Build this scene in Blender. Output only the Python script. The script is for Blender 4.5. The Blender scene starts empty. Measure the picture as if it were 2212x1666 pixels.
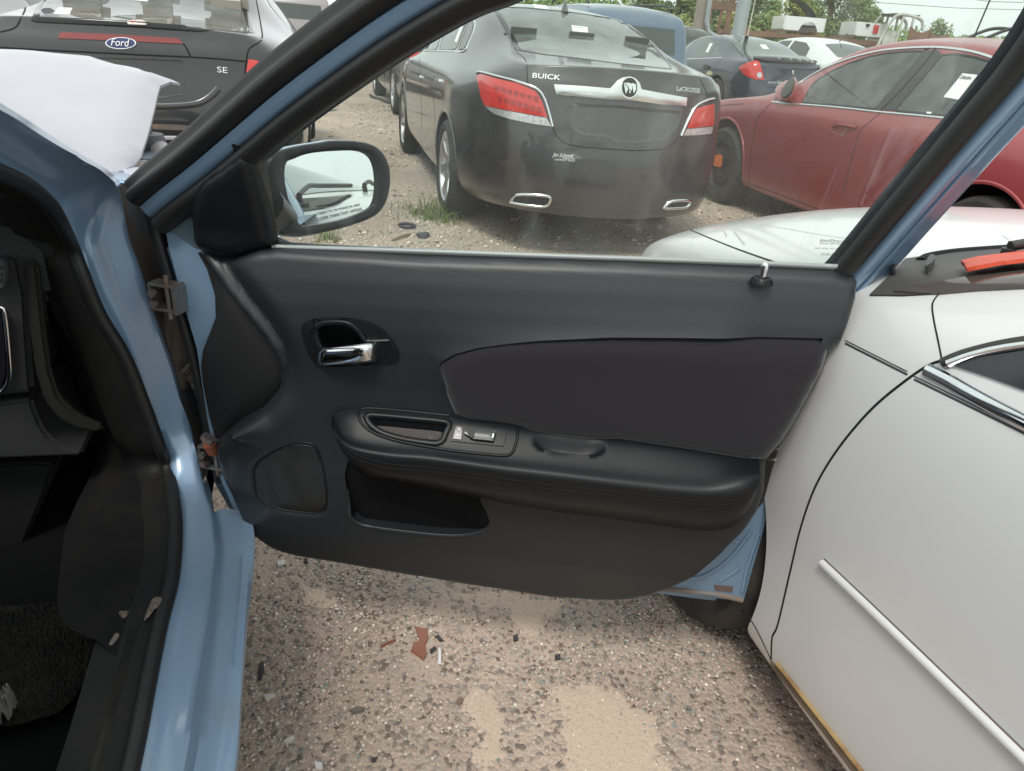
import bpy, bmesh, math, random
from mathutils import Vector, Matrix, noise
from mathutils.bvhtree import BVHTree
from mathutils.geometry import delaunay_2d_cdt
random.seed(7)
C = bpy.context.scene.collection
SC = bpy.context.scene

# ---------------------------------------------------------------- camera
FOC, PITCH, ROLL, CAMH = 1580.0, 0.452, 0.085, 1.30      # focal length in units of a 2212 px wide frame
WPX, HPX = 2212.0, 1666.0
FWD = Vector((0, math.cos(PITCH), -math.sin(PITCH)))
_r = Vector((1, 0, 0)); _u = _r.cross(FWD)
RGT = _r*math.cos(ROLL) + _u*math.sin(ROLL)
UPV = -_r*math.sin(ROLL) + _u*math.cos(ROLL)
EYE = Vector((0, 0, CAMH))
cd = bpy.data.cameras.new('camera'); cam = bpy.data.objects.new('camera', cd); C.objects.link(cam)
cd.sensor_width = 36.0; cd.lens = 36.0*FOC/WPX; cd.clip_start = 0.02; cd.clip_end = 3000
m = Matrix((RGT, UPV, -FWD)).transposed().to_4x4(); m.translation = EYE
cam.matrix_world = m
SC.camera = cam

# ---------------------------------------------------------------- sky and sun (bright overcast)
w = bpy.data.worlds.new('World'); SC.world = w; w.use_nodes = True
nt = w.node_tree; nt.nodes.clear()
SUN_EL, SUN_ROT = math.radians(58), math.radians(200)
sky = nt.nodes.new('ShaderNodeTexSky'); sky.sky_type = 'NISHITA'; sky.sun_disc = False
sky.sun_elevation = SUN_EL; sky.sun_rotation = SUN_ROT; sky.air_density = 1.0; sky.dust_density = 4.0; sky.ozone_density = 1.0
hs = nt.nodes.new('ShaderNodeHueSaturation'); hs.inputs['Saturation'].default_value = 0.16; hs.inputs['Value'].default_value = 1.0
tint = nt.nodes.new('ShaderNodeMixRGB'); tint.blend_type = 'MULTIPLY'; tint.inputs[0].default_value = 1.0; tint.inputs[2].default_value = (0.97, 1.0, 0.99, 1)
bg = nt.nodes.new('ShaderNodeBackground'); bg.inputs['Strength'].default_value = 0.15
wo = nt.nodes.new('ShaderNodeOutputWorld')
# an even cloud layer: the sky's own brightness flattened towards its mean
cl = nt.nodes.new('ShaderNodeMixRGB'); cl.inputs[0].default_value = 0.75; cl.inputs[2].default_value = (6.2, 6.35, 6.3, 1)
nt.links.new(sky.outputs[0], hs.inputs['Color']); nt.links.new(hs.outputs[0], cl.inputs[1]); nt.links.new(cl.outputs[0], tint.inputs[1])
nt.links.new(tint.outputs[0], bg.inputs[0]); nt.links.new(bg.outputs[0], wo.inputs[0])
sd = bpy.data.lights.new('sun', 'SUN'); sd.energy = 1.3; sd.angle = math.radians(14); sd.color = (1.0, 0.96, 0.9)
so = bpy.data.objects.new('sun', sd); C.objects.link(so)
sdir = Vector((math.sin(SUN_ROT)*math.cos(SUN_EL), math.cos(SUN_ROT)*math.cos(SUN_EL), math.sin(SUN_EL)))
so.rotation_euler = sdir.to_track_quat('Z', 'Y').to_euler(); so.location = sdir*30
SC.view_settings.view_transform = 'Standard'; SC.view_settings.look = 'None'
SC.view_settings.exposure = 0.52; SC.view_settings.gamma = 1.0; SC.view_settings.use_curve_mapping = False
SC.cycles.max_bounces = 8; SC.cycles.transparent_max_bounces = 16; SC.cycles.glossy_bounces = 4
SC.cycles.caustics_reflective = False; SC.cycles.caustics_refractive = False

# ---------------------------------------------------------------- lines of sight, used to measure the place from the photograph
def ray(p):
    return (FWD + RGT*((p[0]-WPX/2)/FOC) - UPV*((p[1]-HPX/2)/FOC)).normalized()
def at_z(p, z):
    d = ray(p); return EYE + d*((z-CAMH)/d.z)
def at_plane(p, P, n):
    d = ray(p); return EYE + d*((P-EYE).dot(n)/d.dot(n))
def at_y(p, y):
    d = ray(p); return EYE + d*(y/d.y)
def pix(P):
    d = P-EYE; z = d.dot(FWD); return (WPX/2 + FOC*d.dot(RGT)/z, HPX/2 - FOC*d.dot(UPV)/z)
ZR = {'a': (0, 0, .3189), 'b': (650.6, 0, .3189), 'c': (1301.2, 0, .4118), 'd': (0, 488, .2929), 'e': (0, 921.7, .4464),
      '1': (379.5, 488, .3189), '2': (921.7, 488, .4426), '3': (433.7, 813.2, .3431), '4': (1355.4, 1084.3, .3873),
      '5': (1626.5, 379.5, .3906), 'g': (1355.4, 0, .1961), 'h': (1734.9, 0, .2157), 'A': (585.5, 0, .1471),
      'F': (244, 216.9, .1953), 'W': (1843.3, 477.1, .2668)}
def zz(k, *pts):
    o = ZR[k]; return [(o[0]+x*o[2], o[1]+y*o[2]) for x, y in pts]

# ---------------------------------------------------------------- materials
MATS = {}
def mat(name, col, rough=.5, metal=0., coat=0., spec=.5, bump=0., bscale=60., var=0., vscale=4., var_col=None, vthr=(.4, .65), coat_rough=.04, bump2=0., b2scale=400., trans=0., emis=None, sheen=0., dust=0., dust_col=(.30, .28, .25), dscale=2.5):
    if name in MATS: return MATS[name]
    M = bpy.data.materials.new(name); M.use_nodes = True; t = M.node_tree; N = t.nodes; L = t.links
    b = N['Principled BSDF']
    b.inputs['Base Color'].default_value = (*col, 1); b.inputs['Roughness'].default_value = rough; b.inputs['Metallic'].default_value = metal
    b.inputs['Coat Weight'].default_value = coat; b.inputs['Coat Roughness'].default_value = coat_rough
    b.inputs['Specular IOR Level'].default_value = spec
    b.inputs['Sheen Weight'].default_value = sheen
    co = None
    def coord():
        nonlocal co
        if co is None: co = N.new('ShaderNodeTexCoord')
        return co.outputs['Object']
    cur = None
    def noise_fac(sc, lo, hi, det=6):
        n = N.new('ShaderNodeTexNoise'); n.inputs['Scale'].default_value = sc; n.inputs['Detail'].default_value = det; n.inputs['Roughness'].default_value = .62
        L.new(coord(), n.inputs['Vector'])
        r = N.new('ShaderNodeMapRange'); r.inputs[1].default_value = lo; r.inputs[2].default_value = hi
        L.new(n.outputs[0], r.inputs[0]); return r.outputs[0]
    if var > 0:
        mx = N.new('ShaderNodeMixRGB'); mx.inputs[1].default_value = (*col, 1)
        vc = var_col or tuple(min(1, c*1.6) for c in col); mx.inputs[2].default_value = (*vc, 1)
        f = noise_fac(vscale, *vthr); mu = N.new('ShaderNodeMath'); mu.operation = 'MULTIPLY'; mu.inputs[1].default_value = var
        L.new(f, mu.inputs[0]); L.new(mu.outputs[0], mx.inputs[0]); cur = mx.outputs[0]
    if dust > 0:
        g = N.new('ShaderNodeNewGeometry'); sx = N.new('ShaderNodeSeparateXYZ'); L.new(g.outputs['Normal'], sx.inputs[0])
        r = N.new('ShaderNodeMapRange'); r.inputs[1].default_value = -.1; r.inputs[2].default_value = 1.0; r.inputs[3].default_value = .12; r.inputs[4].default_value = 1.0; L.new(sx.outputs[2], r.inputs[0])
        f = noise_fac(dscale, .25, .8, 8)
        mu = N.new('ShaderNodeMath'); mu.operation = 'MULTIPLY'; L.new(f, mu.inputs[0]); L.new(r.outputs[0], mu.inputs[1])
        mu2 = N.new('ShaderNodeMath'); mu2.operation = 'MULTIPLY'; mu2.inputs[1].default_value = dust; L.new(mu.outputs[0], mu2.inputs[0])
        mx = N.new('ShaderNodeMixRGB'); mx.inputs[2].default_value = (*dust_col, 1)
        if cur: L.new(cur, mx.inputs[1])
        else: mx.inputs[1].default_value = (*col, 1)
        L.new(mu2.outputs[0], mx.inputs[0]); cur = mx.outputs[0]
        rr = N.new('ShaderNodeMath'); rr.operation = 'MULTIPLY_ADD'; rr.inputs[1].default_value = .5; rr.inputs[2].default_value = rough; L.new(mu2.outputs[0], rr.inputs[0]); L.new(rr.outputs[0], b.inputs['Roughness'])
        if coat:
            cr = N.new('ShaderNodeMath'); cr.operation = 'MULTIPLY_ADD'; cr.inputs[1].default_value = .45; cr.inputs[2].default_value = coat_rough; L.new(mu2.outputs[0], cr.inputs[0]); L.new(cr.outputs[0], b.inputs['Coat Roughness'])
    if cur: L.new(cur, b.inputs['Base Color'])
    nrm = None
    for st, sc in ((bump, bscale), (bump2, b2scale)):
        if st > 0:
            n = N.new('ShaderNodeTexNoise'); n.inputs['Scale'].default_value = sc; n.inputs['Detail'].default_value = 3
            L.new(coord(), n.inputs['Vector'])
            bp = N.new('ShaderNodeBump'); bp.inputs['Strength'].default_value = st; bp.inputs['Distance'].default_value = .3/sc
            L.new(n.outputs[0], bp.inputs['Height'])
            if nrm: L.new(nrm, bp.inputs['Normal'])
            nrm = bp.outputs[0]
    if nrm: L.new(nrm, b.inputs['Normal'])
    if emis: b.inputs['Emission Color'].default_value = (*emis, 1); b.inputs['Emission Strength'].default_value = 1
    MATS[name] = M; return M
def glass(name, tint=(.75, .82, .79), film=.06, film_col=(.55, .58, .56), streaks=0., ior=1.5):
    if name in MATS: return MATS[name]
    M = bpy.data.materials.new(name); M.use_nodes = True; t = M.node_tree; N = t.nodes; L = t.links
    N.remove(N['Principled BSDF']); out = N['Material Output']
    tr = N.new('ShaderNodeBsdfTransparent'); tr.inputs[0].default_value = (*tint, 1)
    gl = N.new('ShaderNodeBsdfGlossy'); gl.inputs['Roughness'].default_value = .015; gl.inputs[0].default_value = (1, 1, 1, 1)
    fr = N.new('ShaderNodeFresnel'); fr.inputs[0].default_value = ior
    df = N.new('ShaderNodeBsdfDiffuse'); df.inputs[0].default_value = (*film_col, 1)
    co = N.new('ShaderNodeTexCoord'); n = N.new('ShaderNodeTexNoise'); n.inputs['Scale'].default_value = 6; n.inputs['Detail'].default_value = 6
    L.new(co.outputs['Object'], n.inputs[0])
    r = N.new('ShaderNodeMapRange'); r.inputs[1].default_value = .3; r.inputs[2].default_value = .75; r.inputs[3].default_value = film*.5; r.inputs[4].default_value = film*1.5; L.new(n.outputs[0], r.inputs[0])
    fac = r.outputs[0]
    if streaks:
        mp = N.new('ShaderNodeMapping'); mp.inputs['Scale'].default_value = (16, 16, .5); L.new(co.outputs['Object'], mp.inputs[0])
        n2 = N.new('ShaderNodeTexNoise'); n2.inputs['Scale'].default_value = 1.2; n2.inputs['Detail'].default_value = 4; L.new(mp.outputs[0], n2.inputs[0])
        r2 = N.new('ShaderNodeMapRange'); r2.inputs[1].default_value = .53; r2.inputs[2].default_value = .72; r2.inputs[3].default_value = 0; r2.inputs[4].default_value = streaks; L.new(n2.outputs[0], r2.inputs[0])
        ad = N.new('ShaderNodeMath'); L.new(fac, ad.inputs[0]); L.new(r2.outputs[0], ad.inputs[1]); fac = ad.outputs[0]
    m1 = N.new('ShaderNodeMixShader'); L.new(fac, m1.inputs[0]); L.new(tr.outputs[0], m1.inputs[1]); L.new(df.outputs[0], m1.inputs[2])
    m2 = N.new('ShaderNodeMixShader'); L.new(fr.outputs[0], m2.inputs[0]); L.new(m1.outputs[0], m2.inputs[1]); L.new(gl.outputs[0], m2.inputs[2])
    L.new(m2.outputs[0], out.inputs[0]); MATS[name] = M; return M

# ---------------------------------------------------------------- scene bookkeeping
def thing(name, label, cat, group=None, loc=(0, 0, 0)):
    o = bpy.data.objects.new(name, None); C.objects.link(o); o.location = loc; o.empty_display_size = .1
    return tag(o, label, cat, group)
def tag(o, label, cat, group=None):
    o['label'] = label; o['category'] = cat
    if group: o['group'] = group
    return o
def put(name, me, mt, parent=None, smooth=True):
    o = bpy.data.objects.new(name, me); C.objects.link(o)
    if mt: me.materials.clear(); me.materials.append(mt)
    if parent:
        o.parent = parent; o.matrix_parent_inverse = world_of(parent).inverted()
    if smooth: me.polygons.foreach_set('use_smooth', [True]*len(me.polygons))
    return o
def world_of(o):
    M = o.matrix_basis.copy()
    if o.parent: M = world_of(o.parent) @ o.matrix_parent_inverse @ M
    return M
def mesh(verts, faces):
    me = bpy.data.meshes.new('m'); me.from_pydata([tuple(v) for v in verts], [], faces); me.update(); return me
def bm_mesh(bm):
    me = bpy.data.meshes.new('m'); bm.normal_update(); bm.to_mesh(me); bm.free(); return me
def autosmooth(o, ang=35):
    me = o.data; me.polygons.foreach_set('use_smooth', [True]*len(me.polygons))
    bm = bmesh.new(); bm.from_mesh(me); bm.normal_update()
    for e in bm.edges:
        if len(e.link_faces) == 2 and e.calc_face_angle(0) > math.radians(ang): e.smooth = False
    bm.to_mesh(me); bm.free(); return o
def box_bm(bm, c, s, M=None, bev=0):
    r = bmesh.ops.create_cube(bm, size=1)['verts']
    for v in r:
        v.co = Vector((v.co.x*s[0], v.co.y*s[1], v.co.z*s[2])) + Vector(c)
        if M: v.co = M @ v.co
    if bev:
        es = list({e for v in r for e in v.link_edges}); bmesh.ops.bevel(bm, geom=es, offset=bev, segments=2, affect='EDGES', clamp_overlap=True)
def box(name, c, s, mt, parent=None, M=None, bev=.004):
    bm = bmesh.new(); box_bm(bm, c, s, M, bev); return autosmooth(put(name, bm_mesh(bm), mt, parent))
def tube_me(pts, r, seg=8, cap=True):
    pts = [Vector(p) for p in pts]; vs = []; fs = []
    rs = r if isinstance(r, (list, tuple)) else [r]*len(pts)
    ref = None
    for i, p in enumerate(pts):
        t = (pts[min(i+1, len(pts)-1)]-pts[max(i-1, 0)]).normalized()
        if ref is None: ref = t.orthogonal().normalized()
        a = (ref-t*ref.dot(t)).normalized(); ref = a; b = t.cross(a)
        for k in range(seg):
            an = 2*math.pi*k/seg; vs.append(p+(a*math.cos(an)+b*math.sin(an))*rs[i])
    for i in range(len(pts)-1):
        for k in range(seg):
            fs.append((i*seg+k, i*seg+(k+1) % seg, (i+1)*seg+(k+1) % seg, (i+1)*seg+k))
    if cap: fs.append(tuple(range(seg))[::-1]); fs.append(tuple((len(pts)-1)*seg+k for k in range(seg)))
    return mesh(vs, fs)
def tube(name, pts, r, mt, parent=None, seg=8):
    return autosmooth(put(name, tube_me(pts, r, seg), mt, parent), 50)
def lathe_me(prof, M, seg=32, closed=False):
    """prof: (radius, axial) pairs turned about local x of M"""
    vs = []; fs = []; n = len(prof)
    for k in range(seg):
        an = 2*math.pi*k/seg
        for r, a in prof: vs.append(M @ Vector((a, r*math.cos(an), r*math.sin(an))))
    for k in range(seg):
        k2 = (k+1) % seg
        for i in range(n-1 if not closed else n):
            j = (i+1) % n; fs.append((k*n+i, k2*n+i, k2*n+j, k*n+j))
    return mesh(vs, fs)
def densify(poly, step, closed=True):
    out = []; n = len(poly)
    for i in range(n if closed else n-1):
        a = Vector(poly[i]); b = Vector(poly[(i+1) % n]); k = max(1, int((b-a).length/step+.5))
        out += [a.lerp(b, j/k) for j in range(k)]
    if not closed: out.append(Vector(poly[-1]))
    return out
def smooth_poly(poly, it=2, closed=True, keep=()):
    """corner cutting that rounds a traced outline"""
    for _ in range(it):
        out = []; n = len(poly)
        for i in range(n if closed else n-1):
            a = Vector(poly[i]); b = Vector(poly[(i+1) % n])
            if not closed and i == 0: out.append(a)
            else: out.append(a.lerp(b, .25))
            if not closed and i == n-2: out.append(b)
            else: out.append(a.lerp(b, .75))
        poly = out
    return poly
def inside(p, poly):
    x, y = p[0], p[1]; c = False; n = len(poly); j = n-1
    for i in range(n):
        xi, yi = poly[i][0], poly[i][1]; xj, yj = poly[j][0], poly[j][1]
        if (yi > y) != (yj > y) and x < (xj-xi)*(y-yi)/(yj-yi)+xi: c = not c
        j = i
    return c
def pdist(p, poly, closed=True):
    best = 1e9; n = len(poly); x, y = p[0], p[1]
    for i in range(n if closed else n-1):
        ax, ay = poly[i][0], poly[i][1]; bx, by = poly[(i+1) % n][0]-ax, poly[(i+1) % n][1]-ay
        L2 = bx*bx+by*by
        t = 0 if L2 == 0 else max(0, min(1, ((x-ax)*bx+(y-ay)*by)/L2))
        d = (x-ax-t*bx)**2+(y-ay-t*by)**2
        if d < best: best = d
    return math.sqrt(best)
def fill(poly, step, holes=()):
    """triangulate a polygon (with holes) with an even grid of inner points -> 2-D verts, faces"""
    b = densify(poly, step); vs = list(b); xs = [p[0] for p in b]; ys = [p[1] for p in b]; hs = []; faces = [list(range(len(b)))]
    for h in holes:
        hb = densify(h, step); faces.append(list(range(len(vs), len(vs)+len(hb)))); vs += hb; hs.append(hb)
    y = min(ys)+step*.5; row = 0
    while y < max(ys):
        x = min(xs)+step*(.25+.5*(row % 2))
        while x < max(xs):
            if inside((x, y), b) and pdist((x, y), poly) > step*.45 and not any(inside((x, y), h) or pdist((x, y), h) < step*.4 for h in hs): vs.append(Vector((x, y)))
            x += step
        y += step*.87; row += 1
    r = delaunay_2d_cdt([Vector((v[0], v[1])) for v in vs], [], faces, 1, 1e-7); F = [tuple(f) for f in r[2]]
    if hs:
        V = r[0]; F = [f for f in F if not any(inside(((V[f[0]][0]+V[f[1]][0]+V[f[2]][0])/3, (V[f[0]][1]+V[f[1]][1]+V[f[2]][1])/3), h) for h in hs)]
    return r[0], F
def boundary_loop_edges(faces):
    cnt = {}
    for f in faces:
        for i in range(len(f)):
            a, b = f[i], f[(i+1) % len(f)]; k = (min(a, b), max(a, b))
            cnt[k] = (cnt.get(k, (0, 0, 0))[0]+1, a, b)
    return [(v[1], v[2]) for v in cnt.values() if v[0] == 1]
def skirted(P, faces, Q):
    """surface P plus side walls down to matching points Q along the open boundary"""
    vs = list(P); fs = list(faces); idx = {}
    for a, b in boundary_loop_edges(faces):
        for k in (a, b):
            if k not in idx: idx[k] = len(vs); vs.append(Q[k])
        fs.append((b, a, idx[a], idx[b]))
    return mesh(vs, fs)
def resample(pl, n):
    pl = [Vector(p) for p in pl]; L = [0]
    for i in range(1, len(pl)): L.append(L[-1]+(pl[i]-pl[i-1]).length)
    out = []; j = 0
    for k in range(n):
        s = L[-1]*k/(n-1)
        while j < len(pl)-2 and L[j+1] < s: j += 1
        d = L[j+1]-L[j]; out.append(pl[j].lerp(pl[j+1], 0 if d == 0 else (s-L[j])/d))
    return out
def crom(pl, n):
    """smooth curve through points, resampled"""
    pl = [Vector(p) for p in pl]; out = []; m_ = len(pl)
    for i in range(m_-1):
        p0, p1, p2, p3 = pl[max(i-1, 0)], pl[i], pl[i+1], pl[min(i+2, m_-1)]
        for k in range(8):
            t = k/8; out.append(.5*((2*p1)+(p2-p0)*t+(2*p0-5*p1+4*p2-p3)*t*t+(3*p1-p0-3*p2+p3)*t**3))
    out.append(pl[-1]); return resample(out, n)
def loft_me(lines, n=40, sub=3, smooth_cross=True, straight=False):
    """surface through several 3-D polylines; smooth across them"""
    rows = [(resample if straight else crom)(l, n) for l in lines]; vs = []; fs = []
    cols = []
    for k in range(n):
        c = [r[k] for r in rows]
        if smooth_cross and len(c) > 2: c = crom(c, (len(c)-1)*sub+1)
        elif sub > 1: c = resample(c, (len(c)-1)*sub+1)
        cols.append(c)
    m_ = len(cols[0])
    for c in cols: vs += c
    for k in range(n-1):
        for i in range(m_-1): fs.append((k*m_+i, (k+1)*m_+i, (k+1)*m_+i+1, k*m_+i+1))
    return mesh(vs, fs)
def thicken(o, t, off=-1):
    md = o.modifiers.new('thickness', 'SOLIDIFY'); md.thickness = t; md.offset = off; return o
# ---------------------------------------------------------------- car bodies
class Car:
    def __init__(s, name, label, x, y, yaw, z=0., cat='car', group=None, sc=(1, 1, 1)):
        s.M = Matrix.Translation((x, y, z)) @ Matrix.Rotation(yaw, 4, 'Z') @ Matrix.Diagonal((*sc, 1))
        s.Mi = s.M.inverted(); s.root = thing(name, label, cat, group, (x, y, z)); s.bvh = None
    def w(s, p): return s.M @ Vector(p)
    def mir(s, P):
        q = s.Mi @ P; q.x = -q.x; return s.M @ q
    def hit(s, p):
        r = s.bvh.ray_cast(EYE, ray(p)); return (r[0], r[1]) if r[0] is not None else None
    def hit_near(s, p, c):
        for k in range(26):
            h = s.hit((p[0]+(c[0]-p[0])*k/26, p[1]+(c[1]-p[1])*k/26))
            if h: return h
        return None
def body_me(S, rear, front, rb=.10, fb=.12, lev=3, creases=((5, .35), (7, .4)), capcrease=.25, low=.955):
    """S: stations from tail to nose (Y, halfwidth, z bottom, z shoulder, rail x, rail z, centre z)"""
    bm = bmesh.new(); T = [1, .55, 0]; rows = []
    def ring(st):
        Y, w_, zb, zs, x7, z7, zt = st[:7]
        p5 = (w_*.945, zs); mid = ((p5[0]+x7)/2+.012, (zs+z7)/2)
        return [(w_*.80, zb), (w_*low, zb+.02), (w_*.988, zb+.15), (w_, zb+.52*(zs-zb)), (w_*.99, zs-.09), p5, mid, (x7, z7), (x7*.55, z7+(zt-z7)*.78), (0, zt)]
    n = len(S); cr = bm.edges.layers.float.new('crease_edge')
    for k, st in enumerate(S):
        rg = ring(st); L = []; R_ = []
        dy = [0]*10
        if k == 0: dy = list(rear)+[rear[7]-rb*(1-.3), rear[7]-rb]
        if k == n-1: dy = list(front)+[front[7]+fb*(1-.3), front[7]+fb]
        for i, (x, z) in enumerate(rg):
            L.append(bm.verts.new((-x, st[0]+dy[i], z)))
            R_.append(L[-1] if i == 9 else bm.verts.new((x, st[0]+dy[i], z)))
        rows.append(L+R_[8::-1])
    for k in range(n-1):
        a, b = rows[k], rows[k+1]
        for i in range(len(a)-1): bm.faces.new((a[i], b[i], b[i+1], a[i+1]))
    for k, (rg_, dy, bul, sgn) in ((0, (ring(S[0]), rear, -rb, -1)), (n-1, (ring(S[-1]), front, fb, 1))) if False else ((0, (ring(S[0]), rear, -rb, -1)), (n-1, (ring(S[-1]), front, fb, 1))):
        row = rows[k]; grid = []
        for i in range(8):
            x, z = rg_[i]
            if i == 7: grid.append([row[7], row[8], row[9], row[10], row[11]])
            else:
                g = [row[i]]
                for t in (-.55, 0, .55): g.append(bm.verts.new((x*t, S[k][0]+dy[i]+bul*(1-t*t), z)))
                g.append(row[18-i]); grid.append(g)
        for i in range(7):
            for j in range(4):
                q = (grid[i][j], grid[i+1][j], grid[i+1][j+1], grid[i][j+1])
                bm.faces.new(q if sgn < 0 else q[::-1])
        for i in range(7):
            for a, b in ((grid[i][0], grid[i+1][0]), (grid[i][4], grid[i+1][4])):
                e = bm.edges.get((a, b)); e[cr] = capcrease
        for j in range(4): bm.edges.get((grid[7][j], grid[7][j+1]))[cr] = .55
    for r, v in creases:
        for k in range(n-1):
            for i in (r, 18-r): bm.edges.get((rows[k][i], rows[k+1][i]))[cr] = v
    bmesh.ops.recalc_face_normals(bm, faces=bm.faces)
    me = bm_mesh(bm); o = bpy.data.objects.new('tmp', me); C.objects.link(o)
    md = o.modifiers.new('s', 'SUBSURF'); md.levels = lev; md.render_levels = lev
    dg = bpy.context.evaluated_depsgraph_get(); me2 = bpy.data.meshes.new_from_object(o.evaluated_get(dg))
    bpy.data.objects.remove(o); return me2
def build_body(car, me, mt, wheels, R_arch, cuts=(), name='body', once=(), arch_h=.34):
    """bvh of the whole skin, then wheel arches and window openings cut into it"""
    me.transform(car.M)
    bm = bmesh.new(); bm.from_mesh(me); bm.normal_update()
    ctr = car.w((0, 1.4, .6))
    f0 = max(bm.faces, key=lambda f: f.calc_center_median().z)
    if f0.normal.z < 0: bmesh.ops.reverse_faces(bm, faces=bm.faces)
    car.bvh = BVHTree.FromBMesh(bm)
    kill = []
    for f in bm.faces:
        c = f.calc_center_median(); q = car.Mi @ c
        if any((q.y-wy)**2+(q.z-arch_h)**2 < R_arch**2 for wy in wheels) and abs(q.x) > .5 and q.z < .9: kill.append(f); continue
        for poly in list(cuts)+list(once):
            done = False
            for P, mr in ((c, 0), (car.mir(c), 1)) if poly in cuts else ((c, 0),):
                d = EYE-P; nrm = f.normal.copy()
                if mr:
                    nn = (car.M.to_3x3().inverted() @ nrm); nn.x = -nn.x; nrm = car.M.to_3x3() @ nn
                if nrm.dot(d) > 0 and inside(pix(P), poly): kill.append(f); done = True; break
            if done: break
    bmesh.ops.delete(bm, geom=kill, context='FACES')
    for v in bm.verts:
        if v.is_boundary:
            q = car.Mi @ v.co
            for wy in wheels:
                d = math.hypot(q.y-wy, q.z-arch_h)
                if abs(d-R_arch) < .07 and abs(q.x) > .5 and d > 0.01 and q.z > .2:
                    s = R_arch/d; q.y = wy+(q.y-wy)*s; q.z = arch_h+(q.z-arch_h)*s; v.co = car.M @ q
    return put(name, bm_mesh(bm), mt, car.root)
def patch(car, poly, name, mt, parent=None, off=.004, step=None, pill=0., pw=.02, sm=0, mirror=False, thick=.012, solid=None):
    if sm: poly = smooth_poly(poly, sm)
    poly = [Vector((p[0], p[1])) for p in poly]
    xs = [p[0] for p in poly]; ys = [p[1] for p in poly]
    step = step or max(1.2*(getattr(car, 'unit', None) or 1)*.01 if getattr(car, 'unit', None) else 1.2, min(max(xs)-min(xs), max(ys)-min(ys))/7)
    v2, fs = fill(poly, step); c = Vector((sum(xs)/len(xs), sum(ys)/len(ys)))
    P = []; Q = []; hits = []
    for v in v2:
        h = car.hit_near(v, c)
        if h is None: continue_ = 1; h = (hits[-1] if hits else (at_y(v, 5), Vector((0, -1, 0))))
        hits.append(h)
    sc_ = getattr(car, 'unit', None) or (hits[0][0]-EYE).length/FOC
    for v, (loc, n) in zip(v2, hits):
        d = pdist(v, poly)*sc_
        P.append(loc+n*(off+pill*(1-math.exp(-d/pw)))); Q.append(loc-n*thick if solid is None else P[-1]-n*solid)
    f = max(fs, key=lambda f: (P[f[1]]-P[f[0]]).cross(P[f[2]]-P[f[0]]).length)
    if (P[f[1]]-P[f[0]]).cross(P[f[2]]-P[f[0]]).dot(hits[f[0]][1]) < 0: fs = [t[::-1] for t in fs]
    o = put(name, skirted(P, fs, Q), mt, parent or car.root); autosmooth(o, 55)
    if mirror:
        me2 = skirted([car.mir(p) for p in P], [t[::-1] for t in fs], [car.mir(p) for p in Q])
        autosmooth(put(name, me2, mt, (parent if parent and parent.type == 'EMPTY' else None) or car.root), 55)
    return o
def strip_me(pts, nrm, width, h, base=-.004):
    vs = []; fs = []; n = len(pts); prof = ((-.5, base), (-.42, h*.6), (-.2, h), (.2, h), (.42, h*.6), (.5, base))
    for i in range(n):
        t = (pts[min(i+1, n-1)]-pts[max(i-1, 0)]).normalized(); b = t.cross(nrm[i]).normalized()
        wd = width[i] if isinstance(width, (list, tuple)) else width
        for a, hh in prof: vs.append(pts[i]+b*a*wd+nrm[i]*hh)
    m_ = len(prof)
    for i in range(n-1):
        for k in range(m_-1): fs.append((i*m_+k, i*m_+k+1, (i+1)*m_+k+1, (i+1)*m_+k))
    fs.append(tuple(range(m_))); fs.append(tuple((n-1)*m_+k for k in range(m_))[::-1])
    return mesh(vs, fs)
def strip(car, pl, name, mt, width, h=.006, parent=None, n=None, mirror=False, smooth=True, closed=False, jump=.12):
    if closed: pl = list(pl)+[pl[0]]
    L = sum((Vector(pl[i+1])-Vector(pl[i])).length for i in range(len(pl)-1)); n = n or max(6, int(L/(.04 if getattr(car, 'unit', None) else 7)))
    pl2 = (crom if smooth else resample)([Vector((p[0], p[1], 0)) for p in pl], n)
    c = Vector((sum(p[0] for p in pl)/len(pl), sum(p[1] for p in pl)/len(pl)))
    H = [car.hit_near(p, c) or car.hit_near(p, p.to_2d()+(p.to_2d()-c)*.35) for p in pl2]; H = [x for x in H if x]
    P = [x[0] for x in H]; Nn = [x[1] for x in H]
    o = autosmooth(put(name, strip_me(P, Nn, width, h), mt, parent or car.root), 60)
    if mirror:
        P2 = [car.mir(p) for p in P]; N2 = [(car.mir(p+q)-car.mir(p)).normalized() for p, q in zip(P, Nn)]
        autosmooth(put(name, strip_me(P2[::-1], N2[::-1], width, h), mt, (parent if parent and parent.type == 'EMPTY' else None) or car.root), 60)
    return o
def text_me(s, size=1., extrude=.02, bold=0.):
    cu = bpy.data.curves.new('t', 'FONT'); cu.body = s; cu.size = size; cu.extrude = extrude; cu.align_x = 'CENTER'; cu.align_y = 'CENTER'; cu.offset = bold; cu.resolution_u = 3
    o = bpy.data.objects.new('t', cu); C.objects.link(o); dg = bpy.context.evaluated_depsgraph_get()
    me = bpy.data.meshes.new_from_object(o.evaluated_get(dg)); bpy.data.objects.remove(o); return me
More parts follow.
